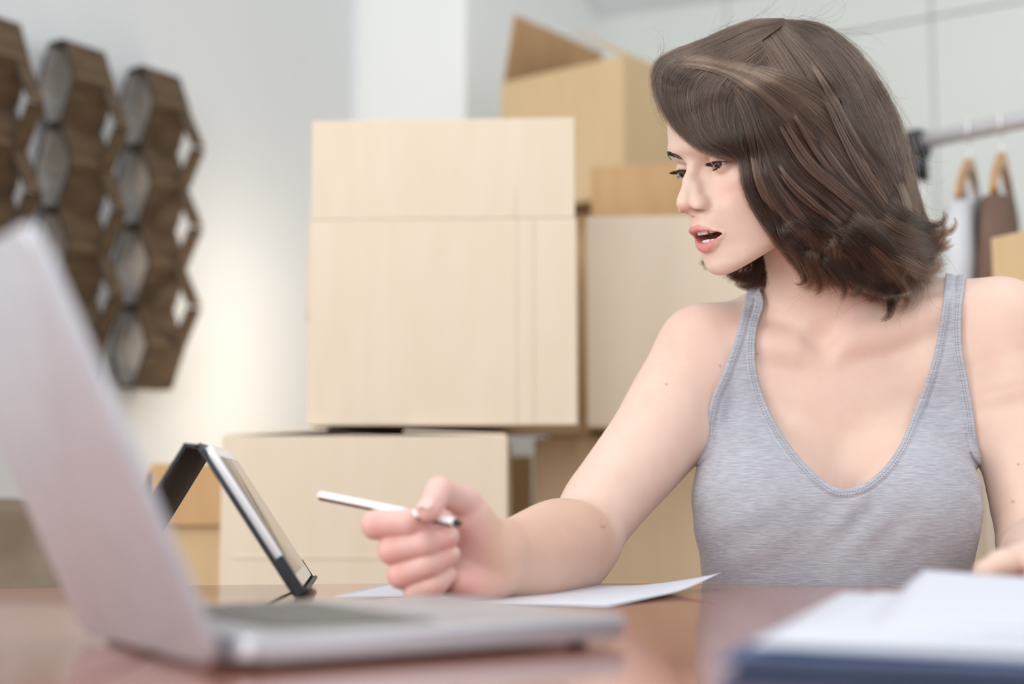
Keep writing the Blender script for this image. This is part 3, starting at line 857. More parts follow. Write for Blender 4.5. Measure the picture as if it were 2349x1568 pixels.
def face_sdf(p):
    """the head without the cranium's back: p in room metres -> metres"""
    q = to_head(p); x, y, z = q.T; ax = np.abs(x)
    F, Ls = face_depth(x, z, True)
    d = (y-F)/Ls
    # underside of the jaw rises from chin to ear; the sides are bounded too
    und = (-119.0-z + np.clip(-y-12, 0, 90)*.36 + (ax/60)**2*9)/1.06
    d = smax(d, und, 13.0)
    d = smax(d, z-70, 20.0)
    d = smax(d, -y-95, 20.0)
    # nose
    def cn(a, b, ra, rb):
        a = np.array(a, float); b = np.array(b, float); ab = b-a
        t = np.clip(((q-a)@ab)/(ab@ab), 0, 1); w_ = q-a-t[:, None]*ab
        return np.sqrt((w_**2).sum(1))-(ra+(rb-ra)*t)
    def el(c, r):
        w_ = q-np.array(c); r = np.array(r, float)
        k0 = np.sqrt(((w_/r)**2).sum(1)); k1 = np.sqrt(((w_/(r*r))**2).sum(1))
        return k0*(k0-1)/np.maximum(k1, 1e-9)
    near = (ax < 40) & (y > -30)
    if near.any():
        n_ = cn((0, -4.5, 3), (0, 6.5, -16), 6.0, 6.2)
        n_ = smin(n_, cn((0, 6.5, -16), (0, 15.0, -30), 6.2, 7.0), 5)
        n_ = smin(n_, el((0, 18.0, -37.0), (8.6, 8.6, 8.4)), 5)
        n_ = smin(n_, cn((0, 15.5, -42.5), (0, 8, -50), 3.8, 3.8), 3)
        for s in (1, -1):
            n_ = smin(n_, cn((s*6.5, 5.5, -22), (s*8.5, 8.5, -34), 4.5, 5.5), 6)
        d = smin(d, n_, 9.0)
        for s in (1, -1): d = smin(d, el((s*13.2, 7.2, -41.8), (6.6, 10.2, 7.6)), 6.2)
        for s in (1, -1):
            w_ = el((s*11.0, 10.2, -48.0), (5.4, 6.6, 3.5))
            d = smax(d, -w_, 1.6)
            # crease behind the wing of the nose
            d = smax(d, -cn((s*19.8, 1.5, -37), (s*21.2, -1.0, -46), .7, .7), 2.5)
        # philtrum
        d = smax(d, -cn((0, F_at(0, -54)+1.6, -53), (0, F_at(0, -58)+3.2, -58), 1.2, 1.2), 3.0)
    # eyes: lids are thin shells over the ball
    for s in (1, -1):
        c = EYE_C[s]
        rr = np.sqrt(((q-c)**2).sum(1))
        m = rr < 26
        if not m.any(): continue
        dm = d[m]; qm = q[m]; rm = rr[m]
        xm = qm[:, 0]*s; zm = qm[:, 2]
        dm = smin(dm, rm-13.2, 4.0)
        crease = np.abs(zm-(np.interp(xm, LID_UP[:, 0], LID_UP[:, 1])+6.0))
        on = np.exp(-(crease/1.3)**2)*np.clip((xm-17)/4, 0, 1)*np.clip((46-xm)/5, 0, 1)*(qm[:, 1] > c[1])
        dm = dm+on*1.1
        al = almond(xm, zm)
        cut = np.maximum(al, np.maximum(11.4-rm, c[1]-2-qm[:, 1]))
        dm = smax(dm, -cut, .7)
        d[m] = dm
    # lips
    m = (ax < 36) & (z < -50) & (z > -102) & (y > -40)
    if m.any():
        qm = q[m]; xm = qm[:, 0]; zm = qm[:, 2]; dm = d[m]
        def tube(T1, T2, lift, rmax):
            best = None
            xs = np.array([-24.5, -20, -14.5, -9.5, -5, 0, 5, 9.5, 14.5, 20, 24.5])
            P = []
            for x_ in xs:
                zt, zb_ = _ii(T1, x_), _ii(T2, x_); hw = max(abs(zt-zb_)/2, .9)
                r = min(hw, rmax)
                P.append((np.array([x_, F_at(x_, (zt+zb_)/2)+lift*(1-(abs(x_)/26)**2)-r*.75, (zt+zb_)/2]), r))
            for (a, ra), (b, rb) in zip(P, P[1:]):
                ab = b-a; t = np.clip(((qm-a)@ab)/(ab@ab), 0, 1); w_ = qm-a-t[:, None]*ab
                v = np.sqrt((w_**2).sum(1))-(ra+(rb-ra)*t)
                best = v if best is None else smin(best, v, 1.5)
            return best
        up = tube(UP_TOP, UP_BOT, 4.6, 4.4); lo = tube(LO_TOP, LO_BOT, 3.4, 5.2)
        dm = smin(dm, up, 2.6); dm = smin(dm, lo, 2.8)
        # the open mouth
        gap = np.maximum(zm-_ii(UP_BOT, xm), _ii(LO_TOP, xm)-zm)*.8
        cav = np.maximum(np.maximum(gap, np.abs(xm)-24.0), (-24-qm[:, 1]))
        dm = smax(dm, -cav, 1.6)
        d[m] = dm
    return d*(.001*HS)

def F_at(x, z): return float(face_depth(np.array([float(x)]), np.array([float(z)]))[0])

SH_R = A_(1618, 808, 1.525); SH_L = A_(2292, 752, 1.475)
EL_R = A_(1314, 1272, 1.410); WR_R = A_(1160, 1288, 1.235)
PIT = A_(1885, 800, 1.475)
torso = [
    ell(A_(1930, 985, 1.545), (.128, .088, .205), .03),
    ell(A_(1925, 1330, 1.565), (.128, .090, .20), .05),
    ell(A_(1925, 1600, 1.585), (.155, .11, .16), .05),
    # shoulders
    cone(A_(1800, 800, 1.548), SH_R, .062, .047, .03),
    cone(A_(2010, 775, 1.54), SH_L, .062, .047, .03),
    cone(A_(1700, 880, 1.52), A_(1640, 960, 1.52), .045, .04, .03),
    cone(A_(2180, 860, 1.49), A_(2240, 960, 1.48), .045, .04, .03),
    # chest wall under the collarbones
    ell(A_(1915, 900, 1.512), (.118, .052, .085), .035),
    # bust
    ell(A_(1752, 1150, 1.475), (.063, .060, .072), .035),
    ell(A_(2094, 1145, 1.452), (.059, .060, .072), .035),
]
neck = [
    cone(A_(1900, 800, 1.535), A_(1872, 570, 1.475), .053, .050, .03),
    # trapezius
    cone(A_(1880, 720, 1.565), A_(1690, 775, 1.56), .034, .030, .03),
    cone(A_(1960, 700, 1.545), A_(2200, 722, 1.52), .034, .031, .03),
    # sternomastoid of the near side
    cone(A_(1905, 790, 1.492), H(45, -100, -60), .007, .010, .020),
    cone(A_(1860, 795, 1.494), H(-50, -108, -45), .007, .012, .020),
]
def surf_Y(px, py, prims, y0=1.2):
    Y = y0
    for _ in range(60):
        d = float(evaluate(prims, A_(px, py, Y)[None])[0])
        if d < .0003: break
        Y += max(d*.8, .0004)
    return Y
_base = torso+neck
def ridge(pts, r, out, k):
    """a bone under the skin: follows the surface, standing out by a share of its radius"""
    P = [A_(x, y, surf_Y(x, y, _base)+r*(1-out)) for x, y in pts]
    return [cone(a, b, r, r, k) for a, b in zip(P, P[1:])]
neck += ridge([(1912, 800), (1960, 780), (2010, 768), (2060, 752), (2120, 728), (2170, 712)], .0085, .26, .022)
neck += ridge([(1855, 803), (1815, 800), (1770, 792), (1720, 782)], .0080, .24, .022)
_y = surf_Y(1884, 782, _base)
neck += [ell(A_(1884, 782, _y-.0090), (.011, .012, .013), .018, op='s')]
def limb(name, pts, rs, k, n=6):
    """one limb with a smooth centre line and smoothly changing radius"""
    P = np.array([list(p)+[r] for p, r in zip(pts, rs)], float)
    Q = []
    for i in range(len(P)-1):
        p0, p1, p2, p3 = P[max(i-1, 0)], P[i], P[i+1], P[min(i+2, len(P)-1)]
        for t in np.linspace(0, 1, n, endpoint=False):
            Q.append(.5*(2*p1+(p2-p0)*t+(2*p0-5*p1+4*p2-p3)*t*t+(3*p1-p0-3*p2+p3)*t**3))
    Q.append(P[-1])
    return [cone(a[:3], b[:3], a[3], b[3], .0004, 'u', (name, k)) for a, b in zip(Q, Q[1:])]
arm_r = limb('upper_arm', [SH_R, A_(1556, 912, 1.512), A_(1500, 1010, 1.493), A_(1414, 1118, 1.460), A_(1372, 1173, 1.437), EL_R], [.050, .0500, .0485, .0430, .0405, .033], .020)
arm_r += limb('forearm', [A_(1335, 1236, 1.402), A_(1318, 1243, 1.385), A_(1280, 1243, 1.345), A_(1200, 1270, 1.270), A_(1150, 1258, 1.228), A_(1120, 1256, 1.214)], [.0385, .0400, .0405, .0345, .0240, .0215], .016, 9)
arm_r += limb('ulna', [A_(1332, 1286, 1.412), A_(1308, 1293, 1.380), A_(1230, 1304, 1.29), A_(1190, 1308, 1.258), A_(1146, 1312, 1.228), A_(1120, 1318, 1.214)], [.0255, .0290, .0285, .0260, .0215, .019], .010)
arm_l = limb('upper_arm_left', [SH_L, A_(2325, 880, 1.468), A_(2346, 960, 1.463), A_(2372, 1160, 1.44), A_(2385, 1275, 1.42)], [.051, .0505, .0475, .0425, .036], .020, 4)
arm_l += limb('forearm_left', [A_(2386, 1270, 1.42), A_(2396, 1278, 1.35), A_(2410, 1275, 1.26), A_(2412, 1285, 1.16), A_(2408, 1292, 1.10)], [.037, .040, .037, .029, .025], .016, 4)
# right hand: palm towards the camera, fingers folded back onto it, thumb pressing the pen
hand_r = [
    cone(A_(1140, 1252, 1.218), A_(1010, 1205, 1.198), .021, .013, .012),
    cone(A_(1138, 1300, 1.216), A_(1000, 1265, 1.200), .022, .013, .012),
    cone(A_(1118, 1328, 1.212), A_(1020, 1325, 1.198), .0175, .013, .010),
    cone(A_(1128, 1268, 1.205), A_(1085, 1190, 1.190), .019, .016, .010),   # ball of the thumb
    cone(A_(1112, 1338, 1.200), A_(1050, 1335, 1.190), .0125, .012, .008),  # heel on the little finger side
    cone(A_(1000, 1205, 1.198), A_(940, 1205, 1.188), .0125, .0115, .008),
    cone(A_(990, 1262, 1.198), A_(950, 1265, 1.186), .0125, .011, .008),
    cone(A_(1000, 1322, 1.196), A_(970, 1318, 1.186), .012, .0105, .008),
]
def finger(name, pts, rs, k=.0012):
    return chain([A_(*p) for p in pts], rs, g=(name, k), k_in=.0035)
hand_r += finger('ring', [(968, 1320, 1.186), (921, 1317, 1.166), (985, 1293, 1.159), (1030, 1271, 1.166)], [.0115, .0113, .0108, .0090])
hand_r += finger('little', [(985, 1345, 1.188), (952, 1354, 1.168), (1000, 1337, 1.164), (1026, 1318, 1.170)], [.0100, .0092, .0094, .0080])
hand_r += finger('middle', [(950, 1264, 1.186), (900, 1261, 1.163), (975, 1246, 1.155), (1028, 1230, 1.161)], [.0118, .0114, .0108, .0092])
hand_r += finger('index', [(940, 1205, 1.188), (862, 1203, 1.163), (940, 1198, 1.156), (985, 1201, 1.159)], [.0120, .0115, .0110, .0092])
hand_r += finger('thumb', [(1098, 1205, 1.196), (1066, 1150, 1.182), (1008, 1126, 1.150), (983, 1170, 1.1325)], [.0165, .0130, .0110, .0098], .004)
# left hand: thumb over the sheets, the rest of the hand under the frame's edge
hand_l = [
    cone(A_(2408, 1295, 1.10), A_(2402, 1302, 1.02), .024, .0135, .012),
    cone(A_(2436, 1297, 1.09), A_(2436, 1304, 1.02), .022, .0135, .012),
    cone(A_(2460, 1300, 1.09), A_(2468, 1308, 1.025), .019, .012, .012),
]
hand_l += finger('thumb_left', [(2400, 1290, 1.07), (2345, 1288, 1.05), (2300, 1297, 1.035), (2262, 1312, 1.02)], [.018, .013, .011, .0088], .006)
hand_l += finger('index_left', [(2400, 1302, 1.025), (2392, 1318, .975), (2382, 1342, .945), (2376, 1356, .93)], [.0115, .0098, .0088, .0075])
hand_l += finger('middle_left', [(2434, 1304, 1.022), (2432, 1320, .968), (2428, 1344, .935), (2424, 1358, .918)], [.0115, .0100, .0090, .0077])
hand_l += finger('ring_left', [(2462, 1307, 1.024), (2470, 1322, .974), (2470, 1345, .944), (2468, 1358, .928)], [.0110, .0095, .0086, .0073])
hand_l += finger('little_left', [(2484, 1312, 1.032), (2505, 1326, .990), (2510, 1344, .968), (2508, 1355, .955)], [.0098, .0084, .0076, .0066])

head_back = [ell(H(0, -98, 31), (.070, .081, .077), .014, R=HR)]
face_prim = Prim(face_sdf, H(0, -45, -30), .125, .008)
body_prims = torso + arm_r + arm_l + neck + head_back + [face_prim] + hand_r + hand_l
BODY_LO = (-.17, .92, .668); BODY_HI = (.66, 1.72, 1.36)
BH = globals().get('BODY_H', .00125)
def body_fn(p, cull=None): return evaluate(body_prims, p, cull)
import time as _time
_t0 = _time.time()
bv, bq = surface_nets(body_fn, BODY_LO, BODY_HI, BH)
bv = relax_project(body_fn, bv, bq, BH, 2)
print('body', len(bv), len(bq), round(_time.time()-_t0, 1), 's')

# skin colour per point (what the skin itself is like: lips, blush, tanned forearm, pink fingertips)
def sstep(a, b, x):
    t = np.clip((x-a)/(b-a), 0, 1); return t*t*(3-2*t)
def skin_paint(v):
    col = np.empty((len(v), 3)); col[:] = (.755, .558, .460)
    def mix(c, w_): 
        col[:] = col*(1-w_[:, None])+np.array(c)*w_[:, None]
    q = to_head(v); x, y, z = q.T; ax = np.abs(x)
    face = (y > -70) & (z < 80) & (z > -130) & (ax < 80)
    mix((.83, .50, .42), .6*np.exp(-(((ax-38)/16)**2+((z+32)/16)**2))*face)
    mix((.82, .46, .38), .45*np.exp(-((ax/16)**2+((z+42)/8)**2))*face*(y > 2))
    mix((.72, .40, .33), .35*np.exp(-(((ax-30)/14)**2+((z+1)/7)**2))*face)
    # lips
    zt, zb_ = _ii(UP_TOP, x), _ii(LO_BOT, x)
    lip = np.minimum(zt-z, z-zb_)
    m = sstep(-1.1, 1.1, lip)*(ax < 25.3)*(y > -22)*face
    mix((.66, .235, .235), m*.9)
    gap = np.minimum(_ii(UP_BOT, x)-z, z-_ii(LO_TOP, x))
    Fh = face_depth(x, z)
    mix((.36, .10, .10), sstep(-.5, 1.2, gap)*(ax < 20.5)*(y < Fh-3.5)*(y > -40)*face)
    # nostril linings
    for s in (1, -1):
        mix((.30, .10, .08), np.exp(-(((x-s*10.0)/4.2)**2+((y-9.5)/4.8)**2+((z+46.2)/2.6)**2))*face)
    # hair roots: scalp under the hair
    scalp = sstep(0, 8, ((-(y+34))*.75+(z-40)*1.0))*(z > -60)
    mix((.060, .030, .018), np.where(scalp > 0, scalp, 0)*.95)
    # tanned forearm with a soft border at the crook of the elbow
    b0 = A_(1318, 1195, 1.39)
    da = ((v-b0)@(np.array(EL_R-WR_R)/np.linalg.norm(EL_R-WR_R)))
    arm = (v[:, 0] < .135) & (v[:, 2] < 1.0)
    tan = sstep(.018, -.022, da)*arm
    mix((.68, .44, .33), tan*.8)
    # hand pinker
    hp = sstep(-.002, -.025, v[:, 0]-A_(1150, 1285, 1.228)[0])*(v[:, 1] < 1.27)
    mix((.77, .51, .465), hp*.85)
    for p_ in ((1035, 1226, 1.155), (1038, 1272, 1.16), (980, 1200, 1.150), (985, 1172, 1.14), (858, 1203, 1.155), (895, 1257, 1.155), (917, 1313, 1.158), (1095, 1340, 1.19), (1070, 1330, 1.185)):
        dd = np.sqrt(((v-A_(*p_))**2).sum(1)); mix((.84, .43, .38), .55*np.exp(-(dd/.011)**2))
    # warm flush below the collarbones, shoulders
    for p_, r_, w_ in (((1900, 800, 1.47), .05, .3), ((1990, 770, 1.47), .04, .35), ((1600, 760, 1.5), .05, .35), ((2300, 690, 1.47), .05, .3), ((1370, 1300, 1.42), .04, .4)):
        dd = np.sqrt(((v-A_(*p_))**2).sum(1)); mix((.79, .50, .42), w_*np.exp(-(dd/r_)**2))
    # moles
    for p_ in ((1375, 1206, 1.375), (1382, 1207, 1.375), (2330, 1065, 1.42), (2333, 1150, 1.40), (1735, 812, 1.47), (1650, 840, 1.475), (1532, 878, 1.45)):
        dd = np.sqrt(((v[:, [0, 2]]-A_(*p_)[[0, 2]])**2).sum(1)); mix((.30, .14, .09), .7*np.exp(-(dd/.0011)**2)*(v[:, 1] < 1.56))
    return col
def set_color(me, col, name='tint'):
    a = me.color_attributes.new(name, 'FLOAT_COLOR', 'POINT')
    c4 = np.ones((len(col), 4), np.float32); c4[:, :3] = col
    a.data.foreach_set('color', c4.ravel())

m = mat('skin', (.8, .56, .45), .46, 0, .35)
T = m.node_tree; b = T.nodes['Principled BSDF']
at = nd(m, 'ShaderNodeVertexColor'); at.layer_name = 'tint'
nz = nd(m, 'ShaderNodeTexNoise'); nz.inputs['Scale'].default_value = 45; nz.inputs['Detail'].default_value = 4
mx = nd(m, 'ShaderNodeMix', data_type='RGBA', blend_type='MULTIPLY'); mx.inputs[0].default_value = .35
cr = nd(m, 'ShaderNodeValToRGB')
cr.color_ramp.elements[0].position = .3; cr.color_ramp.elements[0].color = (.92, .82, .80, 1)
cr.color_ramp.elements[1].position = .65; cr.color_ramp.elements[1].color = (1, 1, 1, 1)
tc = nd(m, 'ShaderNodeTexCoord')
T.links.new(tc.outputs['Object'], nz.inputs['Vector']); T.links.new(nz.outputs['Fac'], cr.inputs[0])
T.links.new(at.outputs['Color'], mx.inputs[6]); T.links.new(cr.outputs[0], mx.inputs[7])
T.links.new(mx.outputs[2], b.inputs['Base Color'])
b.inputs['Subsurface Weight'].default_value = .25
b.inputs['Subsurface Radius'].default_value = (1.0, .35, .2)
b.inputs['Subsurface Scale'].default_value = .006
n2 = nd(m, 'ShaderNodeTexNoise'); n2.inputs['Scale'].default_value = 900; n2.inputs['Detail'].default_value = 2
bp = nd(m, 'ShaderNodeBump'); bp.inputs['Strength'].default_value = .06; bp.inputs['Distance'].default_value = .0006
T.links.new(tc.outputs['Object'], n2.inputs['Vector']); T.links.new(n2.outputs['Fac'], bp.inputs['Height']); T.links.new(bp.outputs[0], b.inputs['Normal'])
M['skin'] = m
woman = thing('person', 'seated woman in a grey tank top with wavy brown bob, holding a white pen', 'person', (0, 0, 0))
body = mesh_np('body', bv, bq, M['skin'], woman)

# ---------------------------------------------------------------- eyes, teeth, nails
def head_mat(c, fwd=(0, 1, 0)):
    """placement in head space at millimetre point c, its +Z along fwd (head axes)"""
    f = HX*fwd[0]+HY*fwd[1]+HZ*fwd[2]; f = f/np.linalg.norm(f)
    u = HZ-f*(HZ@f); u /= np.linalg.norm(u); r = np.cross(u, f)
    o = H(*c)
    return Matrix(((r[0], u[0], f[0], o[0]), (r[1], u[1], f[1], o[1]), (r[2], u[2], f[2], o[2]), (0, 0, 0, 1)))
me_ = mat('eye_surface', (.8, .78, .76), .08, 0, .5)
va = nd(me_, 'ShaderNodeVertexColor'); va.layer_name = 'tint'
me_.node_tree.links.new(va.outputs['Color'], me_.node_tree.nodes['Principled BSDF'].inputs['Base Color'])
me_.node_tree.nodes['Principled BSDF'].inputs['Coat Weight'].default_value = .6
GAZE = (.16, .90, -.32)
def eyeball(s):
    R = EYE_R*.001*HS
    vs = []; fs = []; cs = []
    angs = [0, 5, 10, 10.5, 14, 20, 26, 29, 30.5, 33, 40, 55, 70, 90, 110, 140, 180]
    n = 32
    for a_ in angs:
        a = math.radians(a_)
        rr = R*(1+.035*max(0, 1-(a_/31)**2))
        if a_ <= 10: c = (.006, .005, .005)
        elif a_ <= 11: c = (.05, .022, .012)
        elif a_ <= 21: c = (.075, .032, .016)
        elif a_ <= 27: c = (.05, .022, .012)
        elif a_ <= 31: c = (.03, .018, .015)
        elif a_ <= 34: c = (.45, .40, .38)
        else: c = (.74, .69, .67)
        for k in range(n):
            t = 2*math.pi*k/n
            vs.append((rr*math.sin(a)*math.cos(t), rr*math.sin(a)*math.sin(t), rr*math.cos(a)))
            j = .75+.5*random.random() if 11 < a_ <= 27 else 1
            cs.append([q_*j for q_ in c])
    for i in range(len(angs)-1):
        for k in range(n):
            fs.append((i*n+k, (i+1)*n+k, (i+1)*n+(k+1) % n, i*n+(k+1) % n))
    o = mesh_np('eyeball', vs, fs, me_, woman)
    set_color(o.data, np.array(cs))
    o.matrix_local = head_mat(EYE_C[s], GAZE)
    return o
eyeball(1); eyeball(-1)
M['tooth'] = mat('tooth', (.80, .76, .70), .25, 0, .5, Subsurface_Weight=.1)
def teeth(name, z, yback, h_, ws, upper):
    bm = bmesh.new()
    for s in (1, -1):
        x = 0
        for i, w_ in enumerate(ws):
            xc = s*(x+w_/2); x += w_
            yc = F_at(0, -76)-yback-(xc/16.0)**2*9.0
            hh = h_*(1-.06*i)
            zc = z-(hh/2 if upper else -hh/2)
            an = math.atan(2*xc/16.0**2*9.0)
            add_box(bm, (w_*.95*.001, hh*.001, .004), (xc*.001, zc*.001, yc*.001), Matrix.Rotation(an, 3, 'Y'), .0011, 2)
    o = obj(name, bm, M['tooth'], woman, True)
    o.matrix_local = head_mat((0, 0, 0)) @ Matrix.Diagonal((-HS, HS, HS, 1))
    o.data.flip_normals()
    return o
teeth('upper_teeth', -64.5, 3.0, 8.6, (8.2, 6.4, 7.2, 6.8), True)
teeth('lower_teeth', -85.5, 7.0, 7.0, (5.2, 5.6, 6.4, 6.6), False)
tg = bmesh.new(); bmesh.ops.create_uvsphere(tg, u_segments=20, v_segments=12, radius=1)
M['tongue'] = mat('tongue', (.50, .17, .16), .35, 0, .5)
o = obj('tongue', tg, M['tongue'], woman, True)
o.matrix_local = head_mat((0, -18, -84)) @ Matrix.Diagonal((.016, .005, .018, 1))
M['nail'] = mat('nail', (.80, .52, .48), .35, 0, .35)
def nail(c, axis, normal, l, w_, bow=.0022):
    """a small curved plate at c, length along axis, facing normal"""
    ax_ = np.array(axis, float); ax_ /= np.linalg.norm(ax_)
    nn = np.array(normal, float); nn -= ax_*(nn@ax_); nn /= np.linalg.norm(nn); sd = np.cross(ax_, nn)
    vs = []; fs = []; nu, nv = 8, 7
    for layer in (0, 1):
        for i in range(nu+1):
            for j in range(nv+1):
                u = i/nu*2-1; v_ = j/nv*2-1
                ww = w_*(1-.28*max(0, abs(u))**4)
                p = np.array(c)+ax_*u*l/2+sd*v_*ww/2-nn*(v_**2*bow+.25*u*u*bow+layer*.0008)
                vs.append(p)
    m_ = (nu+1)*(nv+1)
    for i in range(nu):
        for j in range(nv):
            a = i*(nv+1)+j
            fs.append((a, a+nv+1, a+nv+2, a+1)); fs.append((m_+a, m_+a+1, m_+a+nv+2, m_+a+nv+1))
    return mesh_np('nail', vs, fs, M['nail'], woman)

for p_, q_, r_, nn, l_, w_ in (
        ((1008, 1126, 1.150), (983, 1170, 1.1325), .0100, (-.35, -.90, .15), .0135, .0125),
        ((940, 1198, 1.156), (985, 1201, 1.159), .0092, (.35, -.92, -.10), .0105, .0095),
        ((975, 1246, 1.155), (1028, 1230, 1.161), .0092, (.45, -.88, .05), .0105, .0098),
        ((985, 1293, 1.159), (1030, 1271, 1.166), .0090, (.45, -.88, .05), .0100, .0094)):
    a_, b_ = A_(*p_), A_(*q_); t_ = b_-a_; n_ = np.array(nn); n_ = n_-t_*(n_@t_)/(t_@t_); n_ /= np.linalg.norm(n_)
    nail(b_+t_/np.linalg.norm(t_)*.0015+n_*(r_+.0003), t_, n_, l_, w_)
# ---------------------------------------------------------------- the grey tank top
def dense(pts, n=90):
    """smooth open curve through points"""
    P = np.array(pts, float); d = np.r_[0, np.cumsum(np.sqrt((np.diff(P, axis=0)**2).sum(1)))]
    m_ = np.gradient(P, d, axis=0)
    t = np.linspace(0, d[-1], n); i = np.clip(np.searchsorted(d, t, 'right')-1, 0, len(d)-2)
    h_ = (d[i+1]-d[i])[:, None]; u = ((t-d[i])[:, None])/h_
    return P[i]*(2*u**3-3*u**2+1)+m_[i]*h_*(u**3-2*u**2+u)+P[i+1]*(-2*u**3+3*u**2)+m_[i+1]*h_*(u**3-u**2)
YT = 1.47
neck_in = dense([(1640, 560), (1735, 650), (1752, 690), (1738, 745), (1732, 800), (1740, 870), (1762, 935), (1795, 995), (1840, 1055), (1885, 1098), (1925, 1120),
                 (1965, 1115), (2010, 1088), (2055, 1035), (2090, 960), (2118, 890), (2140, 820), (2156, 740), (2168, 640), (2176, 560)])
arm_in_r = dense([(1725, 600), (1706, 700), (1688, 770), (1660, 850), (1634, 910), (1622, 960), (1618, 1000), (1604, 1035), (1572, 1062), (1500, 1078)])
arm_in_l = dense([(2226, 560), (2214, 650), (2206, 720), (2208, 800), (2222, 880), (2234, 950), (2240, 1000), (2250, 1040), (2276, 1066), (2400, 1080)])
def to_xz(c): return np.array([list(U(px, py, YT).xz) for px, py in c])
P_neck = np.concatenate([to_xz(neck_in), [to_xz([(2176, 200)])[0], to_xz([(1640, 200)])[0]]])
P_neckb = to_xz(dense([(1640, 300), (1735, 640), (1752, 690), (1790, 770), (1930, 800), (2090, 760), (2160, 650), (2176, 300)]))
P_armr = np.concatenate([to_xz(arm_in_r), [to_xz([(1200, 1080)])[0], to_xz([(1200, 300)])[0], to_xz([(1725, 300)])[0]]])
P_arml = np.concatenate([to_xz(arm_in_l), [to_xz([(2700, 1080)])[0], to_xz([(2700, 300)])[0], to_xz([(2226, 300)])[0]]])
RX0, RZ0, RS = -.05, .60, .002; RNX, RNZ = 360, 372
def raster(P):
    gx, gz = np.meshgrid(RX0+np.arange(RNX)*RS, RZ0+np.arange(RNZ)*RS, indexing='ij')
    q = np.stack([gx.ravel(), gz.ravel()], 1)
    d = np.full(len(q), 9.0); ins = np.zeros(len(q), bool)
    for a, b in zip(P, np.roll(P, -1, 0)):
        ab = b-a; w_ = q-a
        t = np.clip((w_@ab)/(ab@ab+1e-12), 0, 1)
        d = np.minimum(d, ((w_-t[:, None]*ab)**2).sum(1))
        c = (a[1] > q[:, 1]) != (b[1] > q[:, 1])
        if c.any():
            xc = a[0]+(q[:, 1]-a[1])*ab[0]/(ab[1] if ab[1] else 1e-12)
            ins ^= c & (q[:, 0] < xc)
    return (np.where(ins, -1, 1)*np.sqrt(d)).reshape(RNX, RNZ)
R_neckb = raster(P_neckb)
R_neck, R_armr, R_arml = raster(P_neck), raster(P_armr), raster(P_arml)
def look(Rr, x, z):
    fx = np.clip((x-RX0)/RS, 0, RNX-1.01); fz = np.clip((z-RZ0)/RS, 0, RNZ-1.01)
    i = fx.astype(int); j = fz.astype(int); tx = fx-i; tz = fz-j
    return (Rr[i, j]*(1-tx)+Rr[i+1, j]*tx)*(1-tz)+(Rr[i, j+1]*(1-tx)+Rr[i+1, j+1]*tx)*tz
def mask_parts(p):
    x, y, z = p.T
    k = YT/np.maximum(y, .5)                                   # sight lines of the pattern pieces
    xx = x*k; zz = CAM_Z+(z-CAM_Z)*k
    back = sstep(1.545, 1.60, y)
    mn = -look(R_neck, xx, zz)*(1-back)-look(R_neckb, xx, zz)*back
    mr = -look(R_armr, xx, zz); ml = -look(R_arml, xx, zz)
    return mn, mr, ml
garment_body = [Prim(p_.f, p_.c, p_.r, p_.k*1.15, p_.op, p_.g) for p_ in torso + neck + [cone(SH_R, A_(1560, 895, 1.508), .050, .047, .02), cone(SH_L, A_(2325, 885, 1.468), .051, .048, .02)]] + [
    cone(A_(1745, 1165, 1.478), A_(1750, 1500, 1.498), .052, .060, .045),
    cone(A_(2100, 1165, 1.457), A_(2088, 1500, 1.485), .046, .056, .045),
    cone(A_(1930, 1150, 1.452), A_(1930, 1500, 1.470), .040, .05, .05)]
def wob(p):
    x, y, z = p.T
    g = lambda cx, cz, sx, sz: np.exp(-((x-cx)/sx)**2-((z-cz)/sz)**2)
    f = .0009*np.sin(x*240+np.sin(z*30)*1.0)*g(.222, .915, .032, .05)
    f += .0010*np.sin((x*.75+z)*210+1)*g(.462, .868, .03, .035)
    f += .0009*np.sin((x-z*.9)*150+.6)*g(.345, .808, .05, .035)
    f += .0006*np.sin((x+z*.6)*120)*g(.42, .80, .06, .06)+.0006*np.sin((x*.5-z)*150)*g(.22, .80, .05, .06)
    f += np.sin(x*60+z*25)*.0005
    return f*1.3
def garment_fn(p, cull=None):
    d = evaluate(garment_body, p, cull)
    mn, mr, ml = mask_parts(p)
    m_ = np.maximum(np.maximum(mn, mr), ml)
    near = np.maximum(np.maximum(mn, mr*1.0), ml)
    rib = sstep(-.0092, -.0080, near)
    d = d-.0030-wob(p)-rib*.0010+.0008*np.exp(-((near+.0098)/.0008)**2)
    # the cloth hangs a little from the bust
    d = smax(d, m_, .0008)
    return smax(d, p[:, 2]*-1+.66, .0005)
gv, gq = surface_nets(garment_fn, (.05, 1.36, .655), (.60, 1.70, 1.12), .00125)
gv = relax_project(garment_fn, gv, gq, .00125, 2)
print('top', len(gv))
